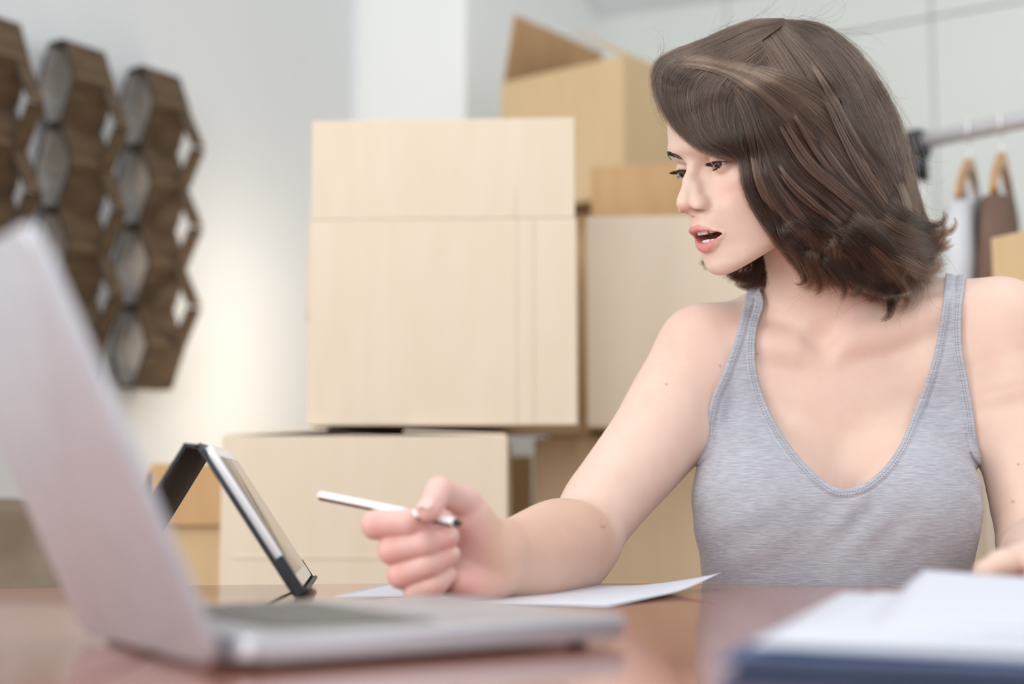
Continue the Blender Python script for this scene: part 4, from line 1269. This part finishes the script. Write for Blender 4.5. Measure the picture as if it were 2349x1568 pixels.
# the skin well inside the cloth is never seen: leave it out
hid = np.zeros(len(bv), bool)
near_ = (bv[:, 2] < 1.06) & (bv[:, 0] > .12) & (bv[:, 0] < .60) & (bv[:, 1] > 1.33)
mn_, mr_, ml_ = mask_parts(bv[near_])
hid[near_] = np.maximum(np.maximum(mn_, mr_), ml_) < -.022
gd_ = evaluate(garment_body, bv[near_]); hid[near_] &= gd_ < -.0005
keepq = ~hid[bq].all(1)
used = np.zeros(len(bv), bool); used[bq[keepq].ravel()] = True
remap = np.cumsum(used)-1
old_ = body.data
body.data = mesh_np('body', bv[used], remap[bq[keepq]], M['skin']).data
tmp_ = [o for o in C.objects if o.type == 'MESH' and o is not body and o.data is body.data]
for o in tmp_: bpy.data.objects.remove(o)
set_color(body.data, skin_paint(bv[used])); bpy.data.meshes.remove(old_)
print('skin kept', used.sum())
M['heather'] = noise_mix(mat('heather_jersey', (.42, .43, .47), .85, 0, .15), (.355, .365, .415), (.475, .48, .53), scale=(40, 40, 460), nscale=2.2, detail=5, lo=.36, hi=.64, bump=.25, bscale=2.5, dist=.4)
M['heather'].node_tree.nodes['Principled BSDF'].inputs['Sheen Weight'].default_value = .25
top = mesh_np('tank_top', gv, gq, M['heather'], woman)
# stitching along the bindings: two rows of dashes beside every edge
def on_top(px, py):
    Y = np.full(len(px), 1.25); done = np.zeros(len(px), bool)
    for _ in range(40):
        a = (px-1174.5)/FPX; b = (784.0-py)/FPX
        dx = a; dy = math.cos(PITCH)-b*math.sin(PITCH); dz = math.sin(PITCH)+b*math.cos(PITCH)
        t = Y/dy; p = np.stack([dx*t, Y, CAM_Z+dz*t], 1)
        d_ = garment_fn(p); done |= d_ < .0004
        Y = np.where(done, Y, Y+np.clip(d_*.7, .0003, .05))
    return p, done & (Y < 1.62)
sv, sf = [], []
for curve, sgn, lo_, hi_ in ((neck_in, 1, 690, 2000), (arm_in_r, -1, 700, 1000), (arm_in_l, 1, 660, 1000)):
    c = dense(curve, 900); tg_ = np.gradient(c, axis=0); tg_ /= np.sqrt((tg_**2).sum(1))[:, None]
    nm = np.stack([-tg_[:, 1], tg_[:, 0]], 1)*sgn
    L = np.r_[0, np.cumsum(np.sqrt((np.diff(c, axis=0)**2).sum(1)))]
    for off in (9.0, 15.0):
        ts = np.arange(0, L[-1]-3, 6.2)
        def at_(t): return np.stack([np.interp(t, L, c[:, 0]+nm[:, 0]*off), np.interp(t, L, c[:, 1]+nm[:, 1]*off)], 1)
        P, Q = at_(ts), at_(ts+3.4)
        keep = (P[:, 1] > lo_) & (P[:, 1] < hi_); P, Q = P[keep], Q[keep]
        p3d, k1 = on_top(P[:, 0], P[:, 1]); q3d, k2 = on_top(Q[:, 0], Q[:, 1])
        for a, b in zip(p3d[k1 & k2], q3d[k1 & k2]):
            if np.linalg.norm(a-b) > .004: continue
            d = (b-a)/max(np.linalg.norm(b-a), 1e-9); u = np.cross(d, (0, 1, 0)); u = u/np.linalg.norm(u)*.00032; w_ = np.array((0, -.0003, 0))
            n0 = len(sv); sv += [a+u, a-u, b-u, b+u, (a+b)/2+w_*1.5]
            sf += [(n0, n0+1, n0+4), (n0+1, n0+2, n0+4), (n0+2, n0+3, n0+4), (n0+3, n0, n0+4)]
M['thread'] = mat('grey_thread', (.27, .28, .32), .8)
st = mesh_np('stitching', sv, sf, M['thread'], top, False)
st['kind'] = 'stuff'
# ---------------------------------------------------------------- hair
def Uv(px, py, Y):
    a = (px-1174.5)/FPX; b = (784.0-py)/FPX
    dx = a; dy = math.cos(PITCH)-b*math.sin(PITCH); dz = math.sin(PITCH)+b*math.cos(PITCH)
    t = Y/dy
    return np.stack([dx*t, Y+0*t, CAM_Z+dz*t], -1)
def proj(p):
    x, y, z = p[..., 0], p[..., 1], p[..., 2]-CAM_Z
    d = y*math.cos(PITCH)+z*math.sin(PITCH); u = -y*math.sin(PITCH)+z*math.cos(PITCH)
    return 1174.5+FPX*x/d, 784-FPX*u/d
HAIR_OUT = np.array([(1500,165),(1512,138),(1560,114),(1615,97),(1655,68),(1720,46),(1790,38),(1860,48),(1920,75),(1975,125),(2020,190),(2058,270),(2085,350),(2102,430),
    (2118,490),(2128,535),(2145,580),(2140,625),(2105,680),(2060,690),(2000,668),(1940,652),(1890,655),(1862,660),(1846,640),(1830,600),(1790,556),(1750,512),(1725,460),(1706,410),(1700,372),
    (1660,358),(1615,338),(1572,302),(1540,268),(1520,238),(1506,200)], float)
GX0, GY0, GS, GNX, GNY = 1440.0, -20.0, 8.0, 104, 100
gpx, gpy = np.meshgrid(GX0+np.arange(GNX)*GS, GY0+np.arange(GNY)*GS, indexing='ij')
def poly_sd(P, q):
    d = np.full(len(q), 1e9); ins = np.zeros(len(q), bool)
    for a, b in zip(P, np.roll(P, -1, 0)):
        ab = b-a; w_ = q-a; t = np.clip((w_@ab)/(ab@ab+1e-9), 0, 1)
        d = np.minimum(d, ((w_-t[:, None]*ab)**2).sum(1))
        c = (a[1] > q[:, 1]) != (b[1] > q[:, 1])
        if c.any(): ins ^= c & (q[:, 0] < a[0]+(q[:, 1]-a[1])*ab[0]/(ab[1] if ab[1] else 1e-9))
    return np.where(ins, 1, -1)*np.sqrt(d)
_q = np.stack([gpx.ravel(), gpy.ravel()], 1)
G_s = poly_sd(HAIR_OUT, _q).reshape(GNX, GNY)
for _ in range(2):
    _p = np.pad(G_s, 1, 'edge'); G_s = (_p[1:-1, 1:-1]*2+_p[:-2, 1:-1]+_p[2:, 1:-1]+_p[1:-1, :-2]+_p[1:-1, 2:])/6
# distance of the skin along each sight line
_Y = np.full(len(_q), 1.24); _hit = np.zeros(len(_q), bool)
_hp = torso+neck+head_back+[face_prim]
for _ in range(24):
    _a = np.nonzero(~_hit & (_Y < 1.7))[0]
    if len(_a) == 0: break
    d_ = evaluate(_hp, Uv(_q[_a, 0], _q[_a, 1], _Y[_a])); _hit[_a] = d_ < .002
    _Y[_a] = np.where(d_ < .002, _Y[_a], _Y[_a]+np.clip(d_*.8, .001, .2))
G_skin = np.where(_hit, _Y, 9.0).reshape(GNX, GNY)
_p = np.pad(G_skin, 1, 'edge')
G_skin = np.minimum.reduce([_p[1:-1, 1:-1], _p[:-2, 1:-1], _p[2:, 1:-1], _p[1:-1, :-2], _p[1:-1, 2:]])
for _ in range(30):                                            # hair bridges from cheek to neck instead of stepping down
    _p = np.pad(G_skin, 1, 'edge')
    G_skin = np.minimum.reduce([_p[1:-1, 1:-1], _p[:-2, 1:-1]+.0045, _p[2:, 1:-1]+.0045, _p[1:-1, :-2]+.0045, _p[1:-1, 2:]+.0045])
def glook(G, px, py):
    fx = np.clip((px-GX0)/GS, 0, GNX-1.001); fy = np.clip((py-GY0)/GS, 0, GNY-1.001)
    i = fx.astype(int); j = fy.astype(int); tx = fx-i; ty = fy-j
    return (G[i, j]*(1-tx)+G[i+1, j]*tx)*(1-ty)+(G[i, j+1]*(1-tx)+G[i+1, j+1]*tx)*ty
HT = .098
def hair_mid(px, py):
    return 1.462+.20*(px-1760)/2280.0+.01*np.clip((py-520)/200., 0, 1)
def hair_prof(s):
    u = np.clip(s/240.0, 0, 1); return np.sqrt(np.clip(1-(1-u)**2, 0, 1))
def hair_front(px, py):
    return hair_mid(px, py)-HT*hair_prof(glook(G_s, px, py))
def _floor(G):
    return G
G_front = np.minimum(hair_front(gpx, gpy), G_skin-.010)
for _ in range(8):
    _p = np.pad(G_front, 1, 'edge'); _sm = (_p[1:-1, 1:-1]*2+_p[:-2, 1:-1]+_p[2:, 1:-1]+_p[1:-1, :-2]+_p[1:-1, 2:])/6
    G_front = np.minimum(_sm, G_skin-.006)

# dense under-layer of hair as a closed volume just inside the strands
def under_fn(p, cull=None):
    px, py = proj(p)
    s = glook(G_s, px, py); Y = p[:, 1]
    mid = hair_mid(px, py)
    half = HT*hair_prof(s-22)-.018
    fr = np.maximum(np.maximum(glook(G_front, px, py)+.014, mid-HT*.98)-Y, Y-mid-half*.95)
    skin = -(evaluate(body_prims, p, cull)+.004) if False else None
    edge = (24-s)*.00043
    return np.maximum(fr*.4, edge)
uv_, uq_ = surface_nets(under_fn, (.13, 1.27, .98), (.50, 1.66, 1.36), .003)
uv_ = relax_project(under_fn, uv_, uq_, .003, 8)
M['hair_under'] = noise_mix(mat('hair_undercoat', (.035, .020, .013), .6, 0, .2), (.022, .012, .008), (.050, .029, .019), scale=(60, 60, 9), nscale=6, bump=.4)
hair_root = mesh_np('hair', uv_, uq_, M['hair_under'], woman)

def resample(P, n):
    P = np.array(P, float); d = np.r_[0, np.cumsum(np.sqrt((np.diff(P, axis=0)**2).sum(1)))]
    m_ = np.gradient(P, d, axis=0); t = np.linspace(0, d[-1], n); i = np.clip(np.searchsorted(d, t, 'right')-1, 0, len(d)-2)
    h_ = (d[i+1]-d[i])[:, None]; u = (t-d[i])[:, None]/h_
    return P[i]*(2*u**3-3*u**2+1)+m_[i]*h_*(u**3-2*u**2+u)+P[i+1]*(-2*u**3+3*u**2)+m_[i+1]*h_*(u**3-u**2)
NP_ = 26
strands = []; tints = []; rads = []
LIGHT = np.array((.110, .064, .040)); MIDC = np.array((.027, .0150, .0095)); DARK = np.array((.012, .0068, .0045)); WARM = np.array((.055, .025, .0125))
def sheet(guides, n, depth=(0.0, .016), lift=0.0, clumps=10, cl=.65, wob=4.0, light=.25, jit=.03, cut=(.0, .15), warm=.15, side=1, sink=0.0, Yabs=None):
    G = np.stack([resample(g, NP_) for g in guides])            # guides x points x 2
    K = len(G)-1
    t = rng.uniform(0, K, n)
    nc = clumps*K
    cc = np.sort(rng.uniform(0, K, nc)); ci = np.abs(t[:, None]-cc[None]).argmin(1); tc_ = cc[ci]
    u = np.linspace(0, 1, NP_)[None]
    at = cl*u**1.2
    te = t[:, None]*(1-at)+tc_[:, None]*at+rng.normal(0, jit, (n, 1))*(.4+u)
    te = np.clip(te, -.12, K+.12); i = np.clip(np.floor(te).astype(int), 0, K-1); f = (te-i)[..., None]
    j = np.arange(NP_)[None].repeat(n, 0)
    P = G[i, j]*(1-f)+G[i+1, j]*f
    # wobble shared inside a clump plus a little of one's own
    ph = rng.uniform(0, 6.28, (nc, 4)); am = rng.normal(0, 1, (nc, 2))
    fr = rng.uniform(3, 8, (nc, 2))
    for a in (0, 1):
        P[..., a] += wob*am[ci, a][:, None]*np.sin(u*fr[ci, a][:, None]+ph[ci, a][:, None])*u
        P[..., a] += wob*.9*rng.normal(0, 1, (n, 1))*np.sin(u*rng.uniform(2, 9, (n, 1))+rng.uniform(0, 6.28, (n, 1)))*u
    # cut to different lengths
    L = 1-rng.uniform(cut[0], cut[1], n); uu = u*L[:, None]*(NP_-1)
    k = np.clip(uu.astype(int), 0, NP_-2); g_ = (uu-k)[..., None]; r_ = np.arange(n)[:, None]
    P = P[r_, k]*(1-g_)+P[r_, k+1]*g_
    dep = rng.uniform(0, 1, n)**1.3*(depth[1]-depth[0])+depth[0]
    px, py = P[..., 0], P[..., 1]
    if Yabs is not None: Y = Yabs+dep[:, None]+0*px
    elif side > 0:
        Y = glook(G_front, px, py)+dep[:, None]-lift
        Y = np.minimum(Y, glook(G_skin, px, py)-.0025)+sink*(np.clip(1-u/.22, 0, 1)**1.5+np.clip((u-.75)/.25, 0, 1)**1.5)
    else:
        Y = hair_mid(px, py)+HT*hair_prof(glook(G_s, px, py))*.95-dep[:, None]
    strands.append(Uv(px, py, Y))
    cb = rng.uniform(0, 1, nc)[ci]*.6+rng.uniform(0, 1, n)*.4
    cr_ = rng.uniform(0, 1, nc)[ci]
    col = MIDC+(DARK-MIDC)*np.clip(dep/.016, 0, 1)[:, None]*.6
    lw_ = np.clip((cb-(1-light))/.25, 0, 1)[:, None]
    col = col*(1-lw_)+LIGHT*lw_
    ww = (np.clip((cr_-(1-warm))/.15, 0, 1)*.7)[:, None]
    col = col*(1-ww)+WARM*ww
    tints.append(col*rng.uniform(.75, 1.25, (n, 1)))
    rads.append(np.full(n, .000135)*rng.uniform(.8, 1.3, n))
BACK = [[(1800,44),(1880,56),(1950,103),(2010,183),(2055,272),(2085,365),(2103,445),(2112,500),(2112,545)],
        [(1792,46),(1862,85),(1932,160),(1987,258),(2032,355),(2068,440),(2098,505),(2122,540),(2150,545),(2164,524)],
        [(1772,50),(1830,120),(1892,210),(1945,310),(1992,400),(2038,472),(2085,540),(2125,585),(2160,592),(2166,604)],
        [(1742,60),(1797,150),(1852,250),(1908,350),(1964,430),(2014,490),(2064,555),(2104,610),(2138,630),(2163,606)]]
MIDS = [BACK[3],
        [(1712,75),(1762,170),(1812,270),(1868,360),(1932,425),(1992,472),(2044,535),(2088,605),(2118,650),(2112,680)],
        [(1682,95),(1737,200),(1787,300),(1842,385),(1910,440),(1972,492),(2020,555),(2060,625),(2090,675),(2075,702)],
        [(1652,112),(1717,215),(1763,320),(1812,405),(1872,460),(1932,512),(1982,575),(2024,645),(2065,690),(2035,694)],
        [(1627,120),(1702,222),(1744,330),(1787,420),(1842,485),(1897,540),(1947,600),(1987,655),(2020,690),(1990,688)]]
FRAME = [MIDS[4],
        [(1622,130),(1692,232),(1728,330),(1762,430),(1810,505),(1860,570),(1900,620),(1935,650),(1965,660)],
        [(1642,150),(1692,250),(1714,340),(1737,430),(1776,510),(1820,575),(1856,622),(1880,652),(1868,674)],
        [(1662,180),(1697,270),(1705,350),(1717,425),(1746,495),(1786,550),(1826,600),(1850,640),(1838,655)],
        [(1672,230),(1697,300),(1699,360),(1702,410),(1719,460),(1746,507),(1776,545),(1806,580),(1832,612)]]
BANG = [[(1800,42),(1720,50),(1655,76),(1600,102),(1545,124),(1508,148),(1501,176),(1508,215),(1526,262),(1546,300)],
        [(1798,48),(1725,66),(1660,95),(1600,118),(1550,143),(1520,172),(1518,215),(1540,270),(1572,315),(1610,345)],
        [(1795,58),(1735,80),(1670,112),(1615,138),(1570,165),(1548,200),(1552,245),(1578,304),(1618,345),(1660,362)],
        [(1748,92),(1690,128),(1640,158),(1606,190),(1592,225),(1598,270),(1622,324),(1657,355),(1698,370)],
        [(1755,110),(1708,145),(1668,180),(1645,215),(1640,250),(1650,295),(1672,333),(1698,358),(1722,382)],
        [(1760,135),(1728,175),(1702,212),(1690,250),(1690,288),(1698,325),(1712,360),(1724,405),(1735,450)]]
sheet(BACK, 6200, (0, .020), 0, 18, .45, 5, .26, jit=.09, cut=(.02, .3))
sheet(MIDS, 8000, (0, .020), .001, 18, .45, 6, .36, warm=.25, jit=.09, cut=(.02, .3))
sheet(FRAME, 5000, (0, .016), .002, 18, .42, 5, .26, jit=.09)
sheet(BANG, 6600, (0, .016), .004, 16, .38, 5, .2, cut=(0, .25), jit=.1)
sheet(BACK, 500, (-.002, .002), 0.002, 30, .2, 12, .5, jit=.25, cut=(0, .5))
sheet(MIDS, 700, (-.002, .002), 0.003, 30, .2, 14, .55, jit=.25, cut=(0, .5))
sheet(FRAME, 300, (-.002, .002), 0.003, 30, .2, 9, .4, jit=.2, cut=(0, .4))
sheet(BANG, 500, (-.002, .002), 0.005, 30, .2, 8, .4, jit=.25, cut=(0, .5))
# locks swept back over the top of the fringe
SWEEP = [[(1506,148),(1550,128),(1615,126),(1685,140),(1760,155),(1840,178),(1915,220),(1975,280),(2020,350)],
         [(1505,158),(1550,140),(1615,142),(1685,158),(1755,185),(1825,230),(1890,290),(1950,350),(2000,400)],
         [(1504,170),(1550,155),(1612,158),(1675,180),(1735,225),(1790,285),(1850,345),(1915,395),(1980,430)]]
sheet(SWEEP, 700, (0, .003), .007, 14, .6, 3, .75, jit=.09, sink=.012, cut=(0, .45), warm=.05)
SW2 = [[(1600,128),(1680,170),(1730,230),(1770,300),(1830,370),(1900,420),(1960,440)],[(1680,112),(1740,200),(1800,275),(1870,330),(1940,385),(2000,440)],[(1765,85),(1815,165),(1860,250),(1930,330),(1990,420),(2040,510)]]
sheet(SW2, 900, (0, .004), .005, 20, .6, 6, .6, jit=.1, sink=.012, cut=(0, .3), warm=.1)
SW3 = [[(1735,330),(1790,420),(1860,475),(1940,490),(2010,470),(2060,440)],[(1750,380),(1810,460),(1880,510),(1960,520),(2030,500),(2080,470)],[(1770,440),(1830,510),(1900,550),(1980,560),(2050,540),(2100,520)]]
sheet(SW3, 1100, (0, .006), .004, 20, .5, 8, .45, jit=.1, sink=.012, cut=(0, .35), warm=.3)
ALLG = np.stack([resample(g, 60) for g in BACK[1:]+MIDS[1:]+FRAME[1:3]])
for k in range(34):
    t = rng.uniform(.2, len(ALLG)-1.3); i = int(t); f_ = t-i
    base = ALLG[i]*(1-f_)+ALLG[i+1]*f_
    u0, u1 = rng.uniform(.05, .45), rng.uniform(.62, .97)
    base = base[int(u0*59):int(u1*59)]
    tg2 = np.gradient(base, axis=0); nm2 = np.stack([-tg2[:, 1], tg2[:, 0]], 1)/np.sqrt((tg2**2).sum(1))[:, None]
    uu_ = np.linspace(0, 1, len(base)); amp = rng.normal(0, 9)
    base = base+nm2*(amp*np.sin(uu_*rng.uniform(3, 5.5)))[:, None]
    hw = rng.uniform(5, 10)
    env = (.45+.55*np.sin(uu_*3.14))[:, None]*hw
    sheet([base-nm2*env, base, base+nm2*env], 130, (-.001, .002), rng.uniform(.003, .007), 3, .35, 2, rng.choice((.92, .92, .5, .1)), jit=.1, cut=(0, .3), warm=.2, sink=.010)
# far half of the head
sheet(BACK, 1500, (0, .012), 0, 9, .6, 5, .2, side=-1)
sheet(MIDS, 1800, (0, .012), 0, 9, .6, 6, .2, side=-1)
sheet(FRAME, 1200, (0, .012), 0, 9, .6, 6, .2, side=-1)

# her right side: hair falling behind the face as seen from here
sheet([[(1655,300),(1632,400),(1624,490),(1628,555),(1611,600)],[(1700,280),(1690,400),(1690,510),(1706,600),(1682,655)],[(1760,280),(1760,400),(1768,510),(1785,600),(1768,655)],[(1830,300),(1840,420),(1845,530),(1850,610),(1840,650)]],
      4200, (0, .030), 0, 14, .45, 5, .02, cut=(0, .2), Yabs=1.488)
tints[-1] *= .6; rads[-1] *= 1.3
# waves and curled ends
def curl(p0, ang, length, turn, n, spread, lift=.002, light=.2, warm=.2, Yabs=None, wave=0.0, hook=0.0):
    if Yabs is None and n > 1:                                  # start farther up the flow
        p0 = (p0[0]-math.cos(ang)*length*.35, p0[1]-math.sin(ang)*length*.35); length = length*1.3
    u = np.linspace(0, 1, NP_)
    a = ang+turn*u**1.6+wave*np.sin(u*9)+hook*np.clip((u-.6)/.4, 0, 1)**2
    st = length/(NP_-1)
    x = p0[0]+np.r_[0, np.cumsum(np.cos(a[:-1])*st)]; y = p0[1]+np.r_[0, np.cumsum(np.sin(a[:-1])*st)]
    nx, ny = -np.sin(a), np.cos(a)
    off = rng.normal(0, 1, (n, 1))*spread*(1-.75*u[None]**1.3)
    own = rng.normal(0, 1, (n, 1))*2.2*u[None]**2
    px = x[None]+nx[None]*(off+own)+rng.normal(0, 1.5, (n, 1)); py = y[None]+ny[None]*(off+own)+rng.normal(0, 1.5, (n, 1))
    L = 1-rng.uniform(0, .22, n); uu = u[None]*L[:, None]*(NP_-1); k = np.clip(uu.astype(int), 0, NP_-2); g_ = uu-k; r_ = np.arange(n)[:, None]
    px = px[r_, k]*(1-g_)+px[r_, k+1]*g_; py = py[r_, k]*(1-g_)+py[r_, k+1]*g_
    if Yabs is None and n > 1:                                  # keep ends off the cheek
        bad = ((glook(G_s, px, py) < -7) & (px < 1850) & (py < 640)).any(1)
        px, py, off = px[~bad], py[~bad], off[~bad]; n = len(px)
        if n == 0: return
    rd = np.sqrt(np.clip(1-(off/(2.2*spread))**2, 0, 1))*spread*.00035
    dep = rng.uniform(-1, 1, (n, 1))*.4
    if Yabs is None:
        up = np.clip(u[None]/.5, 0, 1)
        Y = glook(G_front, px, py)-lift*up-rd*(1+dep)*up
        Y = np.minimum(Y, glook(G_skin, px, py)-.002)+.018*np.clip(1-u[None]/.42, 0, 1)**1.2
    else: Y = Yabs-rd*(1+dep)+0*px
    strands.append(Uv(px, py, Y))
    base = MIDC*.75+DARK*.25 if rng.uniform() > light else MIDC*.3+LIGHT*.7
    if rng.uniform() < warm: base = base*.4+WARM*.6
    tints.append(base*rng.uniform(.65, 1.35, (n, 1))); rads.append(np.full(n, .00013))
R_ = math.radians
for k in range(46):
    px_ = rng.uniform(1800, 2090); py_ = np.interp(px_, [1800, 1900, 2090], [520, 545, 500])+rng.uniform(-30, 50)
    curl((px_, py_), R_(rng.uniform(20, 65)), rng.uniform(110, 175), R_(rng.uniform(-50, 60)), 110, rng.uniform(8, 14), rng.uniform(.004, .012), .25, .3, wave=rng.uniform(-.6, .6), hook=rng.choice((-1, 1))*rng.uniform(1.0, 3.0))
# named locks at the outline
for a in (((2050,470), 50, 150, -60, 160, 12, -2.2), ((2035,505), 45, 170, -60, 180, 13, -2.6), ((2030,545), 30, 165, -40, 200, 14, -2.4), ((2025,580), 22, 160, 10, 200, 14, -3.0),
          ((2010,590), 40, 165, 30, 200, 13, 2.4), ((1985,600), 50, 160, 20, 200, 13, 2.0), ((1965,610), 35, 170, 20, 180, 11, -2.6), ((2045,610), 62, 110, 50, 160, 11, 2.0),
          ((1940,600), 40, 160, 0, 160, 9, -1.8), ((1838,575), 62, 105, 20, 220, 12, 2.6), ((1850,570), 66, 115, 0, 220, 12, 1.6), ((1822,560), 60, 110, 20, 160, 9, 2.4),
          ((1885,580), 50, 125, 10, 180, 11, 1.5), ((1905,590), 42, 120, 0, 160, 10, -1.6), ((2075,430), 72, 130, 20, 90, 7, -1.5), ((2085,400), 74, 120, 10, 80, 6, 1.2),
          ((1990,560), 25, 150, 60, 160, 12, 2.2), ((1930,540), 35, 150, 30, 160, 12, -2.0), ((2000,520), 40, 150, 20, 160, 12, 2.0), ((1960,500), 35, 160, 30, 160, 12, -1.8)):
    curl(a[0], R_(a[1]), a[2]*1.1, R_(a[3]), a[4], a[5], .013, .3, .3, hook=a[6]*1.15)
# her right side's ends, seen past the chin
for a in (((1768,612), 150, 110, 75, 200, 9), ((1770,630), 165, 110, 50, 200, 10), ((1772,640), 178, 100, 25, 180, 9), ((1762,618), 120, 95, 110, 120, 7), ((1775,650), 185, 70, 10, 120, 8), ((1640,585), 110, 45, 60, 60, 4), ((1650,600), 160, 50, 60, 40, 4)):
    curl(a[0], R_(a[1]), a[2], R_(a[3]), a[4], a[5], .0, .3, .35, Yabs=1.50)
# loose single hairs
for k in range(170):
    i = rng.integers(0, 22); a = HAIR_OUT[i]; b_ = HAIR_OUT[(i+1) % len(HAIR_OUT)]
    p_ = a+(b_-a)*rng.uniform(); t_ = math.atan2(*(b_-a)[::-1])
    curl((p_[0]+rng.normal(0, 4), p_[1]+rng.normal(0, 4)), t_+rng.normal(0, .35), rng.uniform(40, 130), rng.normal(0, 1.6), 1, .1, 0, .5, .2)

def hair_object(name, S, col, rad, m, parent, taper=.55):
    S = np.asarray(S, np.float32); n, k, _ = S.shape
    cu = bpy.data.hair_curves.new(name); cu.add_curves([k]*n)
    cu.attributes['position'].data.foreach_set('vector', S.reshape(-1))
    ra = cu.attributes.get('radius') or cu.attributes.new('radius', 'FLOAT', 'POINT')
    u = np.linspace(0, 1, k)[None]
    ra.data.foreach_set('value', (np.asarray(rad)[:, None]*(1-taper*u**2)).astype(np.float32).ravel())
    ca = cu.attributes.new('tint', 'FLOAT_COLOR', 'CURVE')
    c4 = np.ones((n, 4), np.float32); c4[:, :3] = col
    ca.data.foreach_set('color', c4.ravel())
    cu.materials.append(m)
    o = bpy.data.objects.new(name, cu); C.objects.link(o); o.parent = parent
    return o
def hair_material(name, rough=.24):
    m = bpy.data.materials.new(name); m.use_nodes = True; T = m.node_tree
    for n_ in list(T.nodes): T.nodes.remove(n_)
    out = T.nodes.new('ShaderNodeOutputMaterial'); hb = T.nodes.new('ShaderNodeBsdfHairPrincipled')
    hb.parametrization = 'COLOR'
    a = T.nodes.new('ShaderNodeAttribute'); a.attribute_name = 'tint'
    T.links.new(a.outputs['Color'], hb.inputs['Color']); T.links.new(hb.outputs[0], out.inputs[0])
    hb.inputs['Roughness'].default_value = rough; hb.inputs['Radial Roughness'].default_value = .30
    hb.inputs['Random Roughness'].default_value = .2
    return m
M['hair'] = hair_material('hair_strands')
hair_object('strands', np.concatenate(strands), np.concatenate(tints), np.concatenate(rads), M['hair'], hair_root)
print('strands', sum(len(s) for s in strands))

# brows and lashes
def strand(p, d, bend, l, n=7):
    u = np.linspace(0, 1, n)[:, None]
    return np.array(p)+np.array(d)*u*l+np.array(bend)*u**2*l
bs = []
for s in (1, -1):
    for k in range(800 if s < 0 else 260):
        t = rng.uniform(0 if s < 0 else .35, 1); x = 9+t*40; zc = 9.5+7.5*math.sin(min(t*1.25, 1)*math.pi*.62)-(max(0, t-.7)/.3)**2*4
        wd = 3.2*(1-.75*t**2)
        z = zc+rng.uniform(-1, 1)*wd; y = F_at(x, z)+.7
        d = np.array([.55+.45*t, -.25-.35*t, .75*(1-t)-.25*t-.05*(z-zc)]); d /= np.linalg.norm(d)
        d[0] *= s
        q = strand((s*x, y, z), d, (0, -.1, -.1), rng.uniform(5, 8))
        bs.append([H(*c) for c in q])
M['lash'] = mat('lash_hair', (.012, .009, .008), .5)
hair_object('eyebrows', bs, np.tile(np.array((.030, .019, .014)), (len(bs), 1)), np.array([.00014]*800+[.00009]*260)[:len(bs)] if False else np.array([.00009]*260+[.00014]*800), M['lash'], woman, .8)
ls = []
for s in (1, -1):
    c = EYE_C[s]
    for k in range(150):
        x = rng.uniform(17, 45); z = np.interp(x, LID_UP[:, 0], LID_UP[:, 1])+.1
        dx = (x-31); dz = z-c[2]; y = c[1]+math.sqrt(max(12.9**2-dx**2-dz**2, 1))
        f_ = (x-31)/14
        d = np.array([f_*.55+.1, .85, -.42]); d /= np.linalg.norm(d); d[0] *= s
        q = strand((s*x, y-.4, z), d, (0, .0, .42), rng.uniform(7, 10)*(1-.35*f_**2*(f_ < 0)))
        ls.append([H(*p_) for p_ in q])
    for k in range(36):
        x = rng.uniform(21, 44); z = np.interp(x, LID_LO[::-1, 0], LID_LO[::-1, 1])-.1
        dx = x-31; dz = z-c[2]; y = c[1]+math.sqrt(max(12.9**2-dx**2-dz**2, 1))
        f_ = (x-31)/14
        d = np.array([f_*.6+.1, .6, -.7]); d /= np.linalg.norm(d); d[0] *= s
        q = strand((s*x, y-.4, z), d, (0, .1, .1), rng.uniform(2, 3.5))
        ls.append([H(*p_) for p_ in q])
hair_object('eyelashes', ls, np.tile(np.array((.008, .006, .006)), (len(ls), 1)), np.full(len(ls), .00015), M['lash'], woman, .85)
